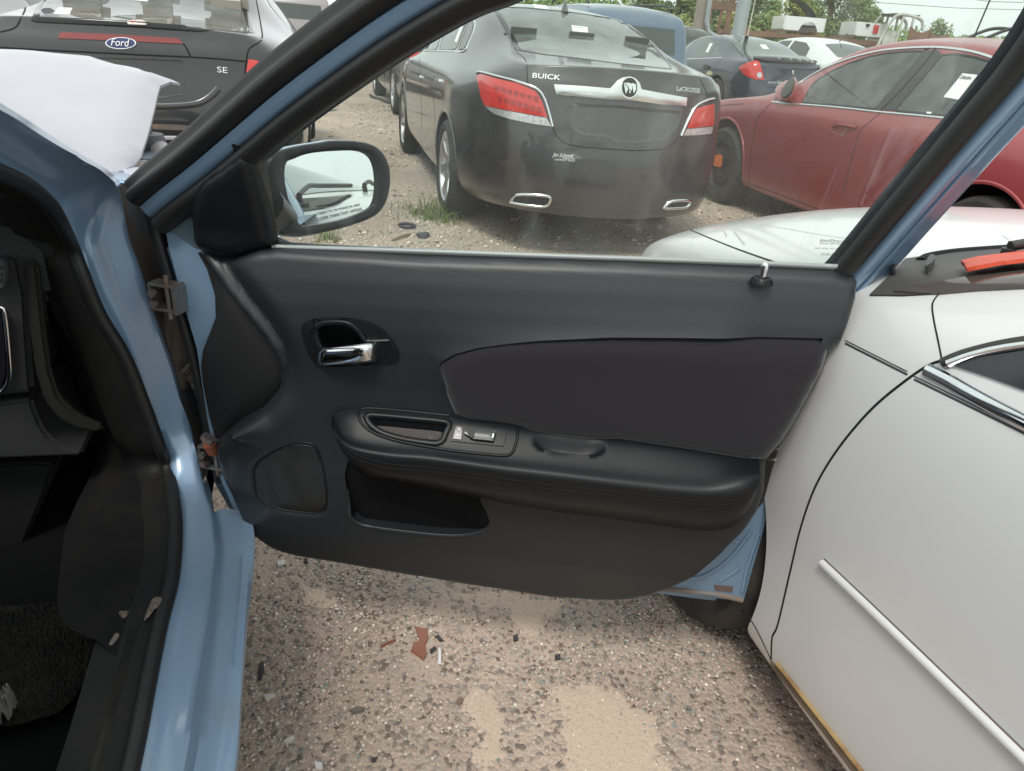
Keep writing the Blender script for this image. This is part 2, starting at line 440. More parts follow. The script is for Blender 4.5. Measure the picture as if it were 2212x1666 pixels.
def fit_text(s, P0, P1, n, hgt, name, mt, parent, extrude=.002, shear=0., flip=False, bold=0., lift=.001):
    """lettering filling the span P0..P1 (left..right middle line) on a surface with normal n"""
    me = text_me(s, 1., 0, bold); xs = [v.co.x for v in me.vertices]; ys = [v.co.y for v in me.vertices]
    cx_, cy_ = (min(xs)+max(xs))/2, (min(ys)+max(ys))/2; wx = max(xs)-min(xs); wy = max(ys)-min(ys)
    X = P1-P0; Lx = X.length; X.normalize(); Yv = n.cross(X).normalized(); n = X.cross(Yv)
    bm = bmesh.new(); bm.from_mesh(me)
    for v in bm.verts:
        a = (v.co.x-cx_)/wx; b = (v.co.y-cy_)/wy
        if flip: a = -a
        v.co = (P0+P1)/2 + X*(a*Lx+b*hgt*shear) + Yv*b*hgt + n*lift
    if extrude:
        r = bmesh.ops.extrude_face_region(bm, geom=bm.faces[:]); 
        for v in r['geom']:
            if isinstance(v, bmesh.types.BMVert): v.co += n*extrude
    bmesh.ops.recalc_face_normals(bm, faces=bm.faces)
    return put(name, bm_mesh(bm), mt, parent, smooth=False)
def car_text(car, s, p0, p1, hgt, name, mt, parent=None, extrude=.003, **k):
    a = car.hit(p0); b = car.hit(p1); n = (a[1]+b[1]).normalized()
    return fit_text(s, a[0]+n*.004, b[0]+n*.004, n, hgt, name, mt, parent or car.root, extrude, **k)
RUB = mat('tyre_rubber', (.022, .021, .02), .75, bump=.3, bscale=40, var=.5, vscale=9, var_col=(.07, .06, .05))
ALLOY = mat('alloy_silver', (.55, .56, .57), .3, metal=.9, dust=.25)
STEEL = mat('dark_steel', (.03, .03, .032), .5, metal=.3, var=.5, vscale=20, var_col=(.09, .06, .045))
DARK = mat('underbody_black', (.012, .012, .013), .8)
def wheel(car, X, Y, R, wid, side, rim=ALLOY, style='spoke', nsp=7, rr=None, steer=0.):
    """tyre with a rim child; side -1 left, +1 right"""
    rr = rr or R*.70; M = car.M @ Matrix.Translation((X, Y, R)) @ Matrix.Rotation(steer, 4, 'Z') @ Matrix.Diagonal((side, 1, 1, 1))
    h = wid/2
    prof = [(rr*.96, -h*.8), (rr, h*.78), (rr*1.06, h*.98), (R*.9, h*1.05), (R*.965, h*.86), (R, h*.6), (R, -h*.6), (R*.95, -h*.9), (rr, -h*.95)]
    t = autosmooth(put('wheel', lathe_me(prof, M, 40, True), RUB, car.root), 45)
    bm = bmesh.new()
    def add_me(me): bm.from_mesh(me)
    add_me(lathe_me([(rr*1.02, h*.9), (rr*.97, h*.95), (rr*.93, h*.85), (rr*.9, h*.2), (rr*.2, h*.15), (0.001, h*.15)], M, 40))
    if style == 'spoke':
        for k in range(nsp):
            an = 2*math.pi*k/nsp; Mr = M @ Matrix.Rotation(an, 4, 'X')
            vs = []
            for r_, wd, ax in ((rr*.14, .34, .62), (rr*.5, .2, .8), (rr*.94, .27, .86)):
                ww = wd*rr*.5
                vs += [Mr @ Vector((h*ax, -ww, r_)), Mr @ Vector((h*ax, ww, r_)), Mr @ Vector((h*ax-.03, ww*1.25, r_)), Mr @ Vector((h*ax-.03, -ww*1.25, r_))]
            fs = []
            for q in range(2):
                for e in range(4): fs.append((q*4+e, q*4+(e+1) % 4, q*4+4+(e+1) % 4, q*4+4+e))
            add_me(mesh(vs, fs))
        add_me(lathe_me([(rr*.22, h*.3), (rr*.22, h*.66), (rr*.17, h*.74), (.001, h*.76)], M, 20))
    else:
        add_me(lathe_me([(rr*.94, h*.5), (rr*.8, h*.42), (rr*.72, h*.62), (rr*.45, h*.66), (rr*.36, h*.5), (rr*.18, h*.55), (.001, h*.55)], M, 36))
        for k in range(5):
            an = 2*math.pi*k/5; Mr = M @ Matrix.Rotation(an, 4, 'X') @ Matrix.Translation((h*.6, 0, rr*.27)); add_me(lathe_me([(.014, -.01), (.014, .022), (.001, .024)], Mr, 8))
    bmesh.ops.recalc_face_normals(bm, faces=bm.faces)
    autosmooth(put('rim', bm_mesh(bm), rim, t), 35)
    return t
def wells(car, hw, ys, R, zc=.34):
    """dark inner wheel arches"""
    for y in ys:
        for s in (-1, 1):
            bm = bmesh.new(); vs = []; n = 14
            for k in range(n+1):
                an = math.pi*(-.08+1.16*k/n); cy, cz = y+math.cos(an)*R*1.04, zc+math.sin(an)*R*1.04
                vs += [bm.verts.new(car.w((s*hw*.985, cy, cz))), bm.verts.new(car.w((s*hw*.45, cy, cz)))]
            for k in range(n): bm.faces.new((vs[2*k], vs[2*k+1], vs[2*k+3], vs[2*k+2]))
            bm.faces.new([vs[2*k+1] for k in range(n+1)])
            put('wheel_well', bm_mesh(bm), DARK, car.root, smooth=False)
def seat(car, X, Y, z, mt, back_h=.62, head=True, wid=.48, rear=False):
    bm = bmesh.new()
    box_bm(bm, (X, Y+.25, z), (wid, .5, .18), car.M, .05)
    Mb = car.M @ Matrix.Translation((X, Y, z+.05)) @ Matrix.Rotation(math.radians(16), 4, 'X')
    box_bm(bm, (0, 0, back_h/2), (wid, .14, back_h), Mb, .05)
    o = autosmooth(put('seat', bm_mesh(bm), mt, car.root))
    if head:
        bm = bmesh.new(); box_bm(bm, (0, .01, back_h+.14), (.27, .11, .19), Mb, .045)
        for s in (-.06, .06): box_bm(bm, (s, 0, back_h+.02), (.014, .014, .12), Mb)
        autosmooth(put('headrest', bm_mesh(bm), mt, o))
    return o
SEAM = mat('panel_gap', (.006, .006, .007), .9)
CHROME = mat('chrome', (.78, .79, .80), .08, metal=1., var=.25, vscale=9, var_col=(.5, .5, .5))
BLKP = mat('black_trim_plastic', (.014, .014, .015), .45, dust=.3)
GLS = glass('car_glass', (.42, .48, .46), .10)
FRIT = mat('glass_black_border', (.012, .013, .013), .12)
STK = mat('white_sticker', (.82, .82, .80), .5)
INK = mat('sticker_ink', (.02, .02, .025), .6)
BADGE = mat('badge_silver', (.80, .81, .80), .2, metal=.9)
def plate_on(P0, X, Yv, n, w_, h_, name, mt, parent, t=.001):
    vs = []
    for d in (t, 0):
        for a, b in ((-.5, -.5), (.5, -.5), (.5, .5), (-.5, .5)): vs.append(P0+X*a*w_+Yv*b*h_+n*d)
    return put(name, mesh(vs, [(0, 1, 2, 3), (7, 6, 5, 4), (0, 4, 5, 1), (1, 5, 6, 2), (2, 6, 7, 3), (3, 7, 4, 0)]), mt, parent, smooth=False)

class View:
    """looks square onto one face of a car, so parts can be set out in the car's own measures"""
    unit = 1.0
    def __init__(s, car, face): s.c = car; s.face = face; s.root = car.root
    hit_near = Car.hit_near
    def hit(s, p):
        M = s.c.M; R3 = M.to_3x3()
        o, d = {'L': ((-3, p[0], p[1]), (1, 0, 0)), 'R': ((3, p[0], p[1]), (-1, 0, 0)), 'B': ((p[0], -6, p[1]), (0, 1, 0)), 'F': ((p[0], 9, p[1]), (0, -1, 0)), 'T': ((p[0], p[1], 4), (0, 0, -1))}[s.face]
        r = s.c.bvh.ray_cast(M @ Vector(o), (R3 @ Vector(d)).normalized()); return (r[0], r[1]) if r[0] is not None else None
    def mir(s, P): return s.c.mir(P)
# ---------------------------------------------------------------- the ground, one sheet out to the horizon
import numpy as np
def ground_mat():
    M = bpy.data.materials.new('gravel_ground'); M.use_nodes = True; t = M.node_tree; N = t.nodes; L = t.links; b = N['Principled BSDF']
    b.inputs['Roughness'].default_value = .95; b.inputs['Specular IOR Level'].default_value = .15
    co = N.new('ShaderNodeTexCoord')
    def ns(sc, det=8, rough=.6):
        n = N.new('ShaderNodeTexNoise'); n.inputs['Scale'].default_value = sc; n.inputs['Detail'].default_value = det; n.inputs['Roughness'].default_value = rough; L.new(co.outputs['Object'], n.inputs[0]); return n.outputs[0]
    def rng(s, a, b_, c=0, d=1):
        r = N.new('ShaderNodeMapRange'); r.inputs[1].default_value = a; r.inputs[2].default_value = b_; r.inputs[3].default_value = c; r.inputs[4].default_value = d; L.new(s, r.inputs[0]); return r.outputs[0]
    def mix(f, a, c):
        m_ = N.new('ShaderNodeMixRGB')
        for i, v in ((0, f), (1, a), (2, c)):
            if isinstance(v, tuple): m_.inputs[i].default_value = (*v, 1)
            elif isinstance(v, float): m_.inputs[i].default_value = v
            else: L.new(v, m_.inputs[i])
        return m_.outputs[0]
    big = ns(1.3, 5, .55); mid = ns(7, 8); fine = ns(160, 4, .7); grain = ns(420, 2)
    c = mix(rng(big, .42, .60), (.49, .385, .32), (.60, .475, .38))      # brown dirt to pale sand
    c = mix(rng(mid, .5, .75, 0, .7), c, (.42, .34, .29))
    far = ns(.22, 6); c = mix(rng(far, .52, .7, 0, .75), c, (.34, .31, .265))
    v = N.new('ShaderNodeTexVoronoi'); v.inputs['Scale'].default_value = 95; L.new(co.outputs['Object'], v.inputs[0])
    sp = N.new('ShaderNodeSeparateXYZ'); L.new(v.outputs['Color'], sp.inputs[0])
    stone = mix(rng(sp.outputs[1], 0, 1), (.12, .10, .09), (.48, .43, .37))
    c = mix(rng(sp.outputs[0], .62, .66, 0, .8), c, stone)
    c = mix(rng(grain, .45, .7, 0, .35), c, (.12, .085, .065)); c = mix(rng(fine, .6, .75, 0, .5), c, (.55, .44, .33))
    L.new(c, b.inputs['Base Color'])
    bp = N.new('ShaderNodeBump'); bp.inputs['Strength'].default_value = .7; bp.inputs['Distance'].default_value = .004; L.new(fine, bp.inputs['Height'])
    bp2 = N.new('ShaderNodeBump'); bp2.inputs['Strength'].default_value = .6; bp2.inputs['Distance'].default_value = .006; L.new(v.outputs['Distance'], bp2.inputs['Height']); bp2.invert = True
    L.new(bp.outputs[0], bp2.inputs['Normal']); L.new(bp2.outputs[0], b.inputs['Normal'])
    return M
GM = ground_mat()
def gz(x, y):
    f = min(1, max(0, (math.hypot(x, y)-0)/3)); return (noise.noise(Vector((x*.9, y*.9, 0)))*.018 + noise.noise(Vector((x*4, y*4, 3)))*.005)
def ground():
    n = 170; xs = [math.sinh(-4.6+9.2*i/n)*4.6 for i in range(n+1)]; ys = [math.sinh(-3.2+8.4*i/n)*4.2+1.2 for i in range(n+1)]
    vs = [(x, y, gz(x, y)) for y in ys for x in xs]; fs = [(j*(n+1)+i, j*(n+1)+i+1, (j+1)*(n+1)+i+1, (j+1)*(n+1)+i) for j in range(n) for i in range(n)]
    o = put('ground', mesh(vs, fs), GM); o['kind'] = 'structure'; return o
ground()
ATTR = bpy.data.materials.new('stone_mix'); ATTR.use_nodes = True
_b = ATTR.node_tree.nodes['Principled BSDF']; _b.inputs['Roughness'].default_value = .8; _b.inputs['Specular IOR Level'].default_value = .25
_a = ATTR.node_tree.nodes.new('ShaderNodeAttribute'); _a.attribute_name = 'col'; ATTR.node_tree.links.new(_a.outputs['Color'], _b.inputs['Base Color'])
def stones(name, cnt, region, size, dens, label=None, seed=1, flat=.6, sand=None):
    """many small stones joined into one mesh: nobody could count them"""
    rs = np.random.RandomState(seed); V = []; COL = []
    base = np.array([(1, 0, 0), (-1, 0, 0), (0, 1, 0), (0, -1, 0), (0, 0, 1), (0, 0, -1)], float)
    F = np.array([(0, 2, 4), (2, 1, 4), (1, 3, 4), (3, 0, 4), (2, 0, 5), (1, 2, 5), (3, 1, 5), (0, 3, 5)])
    pal = np.array([(.70, .61, .53), (.56, .47, .40), (.39, .305, .25), (.19, .15, .13), (.47, .36, .29), (.64, .52, .43), (.75, .69, .62), (.26, .31, .28), (.27, .14, .11)])
    pw = np.array([.20, .22, .18, .08, .14, .12, .06, .03, .01]); pw = pw/pw.sum()
    out = []; tries = 0
    while len(out) < cnt and tries < cnt*8:
        tries += 1
        x, y = rs.uniform(region[0], region[1]), rs.uniform(region[2], region[3])
        if rs.rand() > dens(x, y): continue
        out.append((x, y))
    P = np.array(out); n = len(P)
    s = size[0]+(size[1]-size[0])*rs.rand(n)**3.2
    sc = np.stack([s*(.7+.6*rs.rand(n)), s*(.7+.6*rs.rand(n)), s*flat*(.6+.6*rs.rand(n))], 1)
    an = rs.rand(n)*6.283; ca, sa = np.cos(an), np.sin(an)
    b = base[None]*(1+.45*(rs.rand(n, 6, 1)-.5))+.28*(rs.rand(n, 6, 3)-.5)
    b = b*sc[:, None]
    X = b[..., 0]*ca[:, None]-b[..., 1]*sa[:, None]; Y = b[..., 0]*sa[:, None]+b[..., 1]*ca[:, None]
    zz_ = np.array([gz(x, y) for x, y in P])
    V = np.stack([X+P[:, 0:1], Y+P[:, 1:2], b[..., 2]+(zz_+sc[:, 2]*.25)[:, None]], -1).reshape(-1, 3)
    FF = (F[None]+(np.arange(n)*6)[:, None, None]).reshape(-1, 3)
    me = bpy.data.meshes.new(name); me.vertices.add(len(V)); me.vertices.foreach_set('co', V.ravel())
    me.loops.add(FF.size); me.loops.foreach_set('vertex_index', FF.ravel().astype(np.int32))
    me.polygons.add(len(FF)); me.polygons.foreach_set('loop_start', np.arange(0, FF.size, 3).astype(np.int32))
    me.update(calc_edges=True)
    ci = rs.choice(len(pal), n, p=pw); col = pal[ci]*(.75+.5*rs.rand(n, 1))
    at = me.color_attributes.new('col', 'FLOAT_COLOR', 'POINT'); at.data.foreach_set('color', np.concatenate([np.repeat(col, 6, 0), np.ones((n*6, 1))], 1).ravel())
    o = put(name, me, ATTR, smooth=False); o['kind'] = 'stuff'; o['label'] = label; return o
SANDP = [[(1190, 1530), (1225, 1500), (1290, 1492), (1345, 1512), (1400, 1530), (1430, 1580), (1445, 1640), (1470, 1720), (1440, 1800), (1250, 1800), (1180, 1700), (1195, 1620)], [(970, 1400), (1030, 1400), (1050, 1440), (1100, 1452), (1135, 1440), (1150, 1470), (1105, 1500), (1130, 1570), (1110, 1640), (1050, 1660), (990, 1600), (985, 1500)],
 [(965, 1275), (1030, 1262), (1110, 1270), (1180, 1285), (1215, 1310), (1190, 1350), (1150, 1385), (1100, 1372), (1070, 1345), (1010, 1330), (975, 1310)], [(1420, 1460), (1455, 1450), (1500, 1480), (1490, 1510), (1440, 1500)], [(640, 1270), (700, 1260), (745, 1290), (720, 1340), (660, 1350), (625, 1320)], [(880, 1500), (930, 1490), (950, 1560), (920, 1640), (870, 1600)]]
SANDW = [smooth_poly([Vector((q.x, q.y)) for q in (at_z(p, 0) for p in poly)], 1) for poly in SANDP]
SAND = mat('pale_sand', (.595, .468, .368), .95, bump=.8, bscale=420, var=.75, vscale=150, var_col=(.42, .32, .25), vthr=(.50, .66), bump2=.5, b2scale=90)
for poly in SANDW:
    c_ = sum(poly, Vector((0, 0)))/len(poly); big = [c_+(p-c_)*1.45 for p in poly]; v2, fs = fill(big, .008)
    P = []
    for v in v2:
        dd = pdist(v, big); dd += .030*noise.noise(Vector((v[0]*45, v[1]*45, 1)))+.045*noise.noise(Vector((v[0]*16, v[1]*16, 7)))+.040*noise.noise(Vector((v[0]*110, v[1]*110, 4)))-.03
        P.append(Vector((v[0], v[1], gz(v[0], v[1])-.004+.006*min(1, max(-.5, dd/.05)))))
    if (P[fs[0][1]]-P[fs[0][0]]).cross(P[fs[0][2]]-P[fs[0][0]]).z < 0: fs = [f[::-1] for f in fs]
    o = put('sand_patch', mesh(P, fs), SAND); o['kind'] = 'structure'
def near_dens(x, y):
    a = noise.noise(Vector((x*1.9+3.1, y*1.9-1.3, 0)))+.45*noise.noise(Vector((x*7, y*7, 5)))
    p = Vector((x, y))
    for poly in SANDW:
        if inside(p, poly): a -= .80*min(1, pdist(p, poly)/.12)
    return min(1, max(.17, .52+a*.95))
stones('gravel', 66000, (-.75, .95, .55, 2.3), (.0010, .0056), near_dens, 'small mixed brown and grey stones strewn over the dirt between the cars', 3)
stones('gravel_beyond', 26000, (-3.2, 4.2, 2.2, 13), (.004, .022), lambda x, y: min(1, max(.05, .35+.9*noise.noise(Vector((x*.8, y*.8, 2))))), 'grey gravel on the lane behind the open door', 5)
def chips(name, cnt, region, seed, cols, size, label):
    rs = random.Random(seed); bm = bmesh.new(); cl_ = []
    for _ in range(cnt):
        x, y = rs.uniform(*region[0]), rs.uniform(*region[1]); s = rs.uniform(*size); a = rs.uniform(0, 6.28)
        if near_dens(x, y) < .42: continue
        M = Matrix.Translation((x, y, gz(x, y)+s*.35)) @ Matrix.Rotation(a, 4, 'Z') @ Matrix.Rotation(rs.uniform(-.5, .5), 4, 'X')
        r = bmesh.ops.create_cube(bm, size=1, matrix=M @ Matrix.Diagonal((s, s*rs.uniform(.5, 1), s*.6, 1)))
    o = put(name, bm_mesh(bm), cols, smooth=False); o['kind'] = 'stuff'; o['label'] = label; return o
GLC = mat('broken_glass_green', (.34, .40, .375), .2, spec=.8)
chips('glass_crumbs', 900, ((.02, .72), (.66, 1.42)), 11, GLC, (.002, .0055), 'crumbs of broken greenish safety glass scattered over the gravel')
# ---------------------------------------------------------------- blue car with its open front passenger door
BY = .30; BO = Vector((-.612, 1.265, 0))
BX_, BY_ = Vector((math.cos(BY), math.sin(BY), 0)), Vector((-math.sin(BY), math.cos(BY), 0))
def bl(x, y, z): return BO+BX_*x+BY_*y+Vector((0, 0, z))
def bX(p, x): return at_plane(p, BO+BX_*x, BX_)
def bYp(p, y): return at_plane(p, BO+BY_*y, BY_)
DA = -.055; DU = Vector((math.cos(DA), math.sin(DA), 0)); DN = Vector((math.sin(DA), -math.cos(DA), 0)); UZ = Vector((0, 0, 1))
TILT, TZ = .35, .95
def dw(u, z, off, tilt=0.): return BO+DU*u+UZ*z+DN*(off+max(0, z-TZ)*tilt)
def dpl(p, off, tilt=0.):
    if tilt: return at_plane(p, BO+DN*off+UZ*TZ, (DN-UZ*tilt).normalized())
    return at_plane(p, BO+DN*off, DN)
def duz(p, off, tilt=0.):
    q = dpl(p, off, tilt)-BO; return (q.dot(DU), q.z)
BLUE = mat('blue_car_paint', (.20, .315, .46), .30, metal=.25, coat=.9, var=.25, vscale=6, var_col=(.25, .35, .46), coat_rough=.08, dust=.25, dust_col=(.34, .36, .38))
BLUED = mat('blue_inner_paint', (.19, .30, .43), .42, metal=.2, coat=.3, dust=.4, dust_col=(.25, .22, .19), dscale=9)
TRIM = mat('charcoal_door_trim', (.0175, .0200, .0232), .42, spec=.5, bump=.10, bscale=260, bump2=.10, b2scale=600, var=.35, vscale=3, var_col=(.019, .0208, .0232))
TRIM2 = mat('charcoal_smooth_plastic', (.008, .0088, .010), .36, spec=.24, bump=.1, bscale=700)
FAB = mat('charcoal_fabric', (.0125, .0108, .0145), .85, spec=.25, bump=.5, bscale=900, sheen=.28)
LEA = mat('black_leatherette', (.010, .0108, .0125), .42, spec=.27, bump=.12, bscale=450)
DKR = mat('dark_weatherstrip', (.011, .011, .012), .5, var=.4, vscale=14, var_col=(.022, .021, .020))
BLACKIN = mat('black_interior_carpet', (.004, .0045, .0045), .95, spec=.1, bump=.12, bscale=300)
HST = mat('hinge_steel', (.26, .27, .27), .45, metal=.7, var=.6, vscale=30, var_col=(.25, .12, .06))
RUST = mat('rusty_steel', (.22, .10, .05), .85, bump=.5, bscale=60, var=.8, vscale=25, var_col=(.10, .05, .03))
blue = thing('blue_sedan', 'blue sedan in the left foreground with its front passenger door standing open', 'car', None, tuple(BO))
B = blue
# ---- door shell
door_poly = [(352, 470), (366, 540), (392, 640), (425, 752), (447, 900), (470, 1020), (505, 1100), (560, 1150), (800, 1205), (1100, 1252), (1400, 1276), (1606, 1299), (1622, 1240), (1648, 1150), (1676, 1040), (1700, 960), (1745, 862), (1805, 742), (1858, 650), (1888, 604), (1830, 600), (1200, 574), (600, 548), (430, 478)]
def dpart(name, poly, off, fn, mt, parent, step=.010, thick=.03, sm=0, uz=False, cut=None, ang=40, holes=()):
    pl = [Vector(p) if uz else Vector(duz(p, off)) for p in poly]
    if sm: pl = smooth_poly(pl, sm)
    v2, fs = fill(pl, step, [[Vector(duz(p, .06)) for p in h] for h in holes])
    P = []; Q = []
    for v in v2:
        d = pdist(v, pl); h = off+(fn(v[0], v[1], d) if fn else 0); P.append(dw(v[0], v[1], h)); Q.append(dw(v[0], v[1], off-thick))
    if cut: fs = [f for f in fs if not cut(sum((Vector(v2[i]) for i in f), Vector((0, 0)))/3)]
    f = fs[0]
    if (P[f[1]]-P[f[0]]).cross(P[f[2]]-P[f[0]]).dot(DN) < 0: fs = [t[::-1] for t in fs]
    return autosmooth(put(name, skirted(P, fs, Q), mt, parent), ang)
door = dpart('front_door', door_poly, -.015, None, BLUED, B, .03, .075, 0)
# outer skin, a little larger than the shell
skin_poly = [(338, 470), (352, 540), (380, 640), (414, 760), (440, 900), (465, 1040), (505, 1110), (560, 1150), (800, 1205), (1200, 1258), (1400, 1276), (1500, 1290), (1612, 1303), (1630, 1240), (1657, 1150), (1684, 1060), (1712, 962), (1760, 862), (1818, 742), (1876, 642), (1908, 590), (1830, 606), (1200, 582), (600, 556), (420, 470)]
sk = [Vector(duz(p, -.095)) for p in skin_poly]; v2, fs = fill(sk, .04)
def skin_pt(v, o): return dw(v[0], v[1], -.095-.055*math.sin(min(1, max(0, (v[1]-.25)/.75))*math.pi*.9)*min(1, pdist(v, sk)/.05)-o)
P = [skin_pt(v, .0) for v in v2]; Q = [skin_pt(v, -.004) for v in v2]
autosmooth(put('outer_panel', skirted(Q, fs, P), BLUE, door)); put('outer_panel', mesh(P, [f[::-1] for f in fs]), BLUE, door)
# outside pull handle
hb = bmesh.new()
for k, (u, z, s) in enumerate(((.93, .80, (.20, .02, .03)),)): box_bm(hb, (0, 0, 0), s, Matrix.Translation(dw(u, z, -.185)) @ Matrix.Rotation(DA, 4, 'Z'), .012)
for u in (.845, 1.015): box_bm(hb, (0, 0, 0), (.025, .04, .026), Matrix.Translation(dw(u, .80, -.165)) @ Matrix.Rotation(DA, 4, 'Z'), .006)
put('outside_handle', bm_mesh(hb), BLUE, door)
# ---- black shut-face behind the trim, towards the latch
shut = zz('2', (2085, 235), (2165, 280), (2090, 410), (2003, 560), (1903, 790), (1775, 1060), (1748, 1120), (1703, 1210), (1655, 1330), (1605, 1395), (1530, 1445), (1450, 1420), (1500, 1000), (1800, 500), (1950, 330))
dpart('shut_face', shut, -.010, None, DKR, door, .03, .01)
# ---- trim panel relief
ridge = [duz(p, .06) for p in zz('1', (115, 130), (200, 235), (300, 350), (420, 490), (530, 605), (625, 722), (700, 850), (724, 960), (715, 1060), (685, 1125), (600, 1222), (566, 1256))]
wedge = ridge+[duz(p, .06) for p in zz('1', (420, 1335), (290, 1445), (60, 1480), (40, 60))]
pocket = smooth_poly([Vector(duz(p, .06)) for p in zz('3', (880, 420), (915, 560), (935, 760), (955, 930), (1180, 960), (1420, 988), (1580, 1000), (1700, 992), (1780, 968), (1822, 935), (1822, 890), (1790, 820), (1755, 752), (1700, 640), (1300, 500), (1000, 430))], 1)
spk = smooth_poly([Vector(duz(p, .055)) for p in zz('3', (318, 590), (350, 530), (480, 445), (600, 408), (715, 420), (765, 500), (800, 650), (812, 810), (770, 868), (640, 870), (470, 845), (365, 795), (330, 720))], 1)
trim_poly = zz('1', (130, 150), (200, 235), (300, 350), (420, 490), (530, 605), (625, 722), (700, 850), (724, 960), (715, 1060), (685, 1125), (600, 1222), (566, 1256), (420, 1335), (290, 1445), (282, 1500))+zz('3', (105, 500), (150, 640), (240, 840), (300, 960), (350, 1000), (470, 1070), (620, 1112), (900, 1160), (1200, 1215), (1700, 1300))+[(1192, 1286.7), (1290, 1292), (1350, 1290), (1400, 1278), (1450, 1255), (1502, 1223), (1545, 1182), (1581, 1143)]+zz('2', (1530, 1440), (1600, 1340), (1630, 1250), (1640, 1110), (1750, 980), (1900, 700), (1960, 545), (2000, 535), (2040, 450), (2085, 340), (2100, 275), (2085, 242), (1990, 205), (1000, 165), (0, 135))+zz('1', (700, 128), (560, 140), (480, 175), (400, 200), (280, 190), (200, 160))
INSP = zz('2', (68, 676), (76, 650), (142, 611), (252, 582), (400, 562), (560, 547), (900, 533), (1300, 537), (1640, 544), (1935, 551), (1900, 640), (1870, 705), (1720, 980), (1600, 1112), (1300, 1064), (1000, 1018), (900, 1006), (500, 962), (155, 908), (100, 770))
INSUZ = [duz(p, .06) for p in INSP]
def prof(tab, x):
    for (a, fa), (b, fb) in zip(tab, tab[1:]):
        if x <= b: return fa+(fb-fa)*max(0, (x-a)/(b-a))
    return tab[-1][1]
ZP = [(.20, .028), (.27, .040), (.34, .056), (.42, .064), (.5, .066), (.6, .062), (.7, .060), (.76, .064), (.80, .062), (.84, .056), (.88, .046), (.915, .033), (.94, .021), (.96, .010), (1.0, -.006)]
def trim_fn(u, z, d):
    zb_ = z-(u-.2)*.062 if z > .75 else z           # the belt line climbs towards the latch
    o = prof(ZP, zb_)-.015
    if z > .62 and u > .35 and u < 1.02: o += .011*math.exp(-pdist((u, z), INSUZ)/.030)*min(1, (1.02-u)/.06)
    dd = pdist((u, z), ridge, False); o -= .030*max(0, 1-dd/.055)**2
    if inside((u, z), spk): dd = pdist((u, z), spk); o -= .010*min(1, dd/.008)
    e = max(0, .016-d)/.016; o -= .022*e*e
    if z < .55: e = max(0, .12-max(0, u-.06))/.12; o -= .03*e*e
    return o
handle_hole = zz('1', (868, 690), (900, 655), (965, 632), (1150, 632), (1290, 650), (1385, 705), (1460, 790), (1495, 862), (1485, 900), (1440, 918), (1010, 935), (950, 915), (895, 800))
dark_px = smooth_poly(zz('1', (940, 690), (1000, 655), (1160, 652), (1240, 705), (1300, 800), (1345, 835), (1340, 880), (1100, 905), (1020, 900), (960, 790)), 1)
pocket_px = smooth_poly(zz('3', (905, 560), (930, 760), (955, 930), (1180, 960), (1420, 988), (1580, 1000), (1700, 992), (1780, 968), (1822, 935), (1822, 890), (1790, 820), (1755, 752), (1700, 640), (1300, 520), (1000, 450)), 1)
trim = dpart('door_trim_panel', trim_poly, .015, trim_fn, TRIM, door, .0085, .02, 0, ang=75, holes=(dark_px, pocket_px, INSP))
wedge_poly = zz('1', (150, 185), (200, 240), (300, 355), (418, 495), (528, 610), (622, 726), (696, 852), (720, 960), (711, 1058), (681, 1122), (596, 1218), (562, 1254), (420, 1335), (292, 1445), (268, 1440), (225, 1280), (186, 1080), (171, 950), (186, 840), (226, 740), (271, 620), (266, 470), (211, 290))
dpart('shaded_trim_end', wedge_poly, -.004, lambda u, z, d: .012*(1-math.exp(-d/.02)), mat('trim_end_shade', (.010, .010, .011), .6), door, .02, .02)  # black colour stands for the shade on the trim's forward-facing wedge
# ---- fabric pad
ins = zz('2', (63, 672), (72, 645), (140, 605), (250, 576), (400, 556), (560, 541), (900, 527), (1300, 531), (1640, 538), (1962, 546), (1935, 620), (1900, 700), (1830, 835), (1750, 980), (1690, 1060), (1628, 1124), (1300, 1070), (1000, 1024), (900, 1012), (860, 1022), (530, 988), (500, 968), (400, 938), (150, 914), (130, 865), (95, 770))
ins_uz = [duz(p, .06) for p in ins]; ztop = max(p[1] for p in ins_uz)
def ins_fn(u, z, d):
    o = .014*(1-math.exp(-d/.010)); t = max(0, min(1, (ztop-.01+(u-.9)*.04-z)/.085)); return o+.026*(1-(1-t)**2)-.016*max(0, t-.6)
dpart('fabric_insert', ins, .048, ins_fn, FAB, door, .011, .02, 1, ang=75)
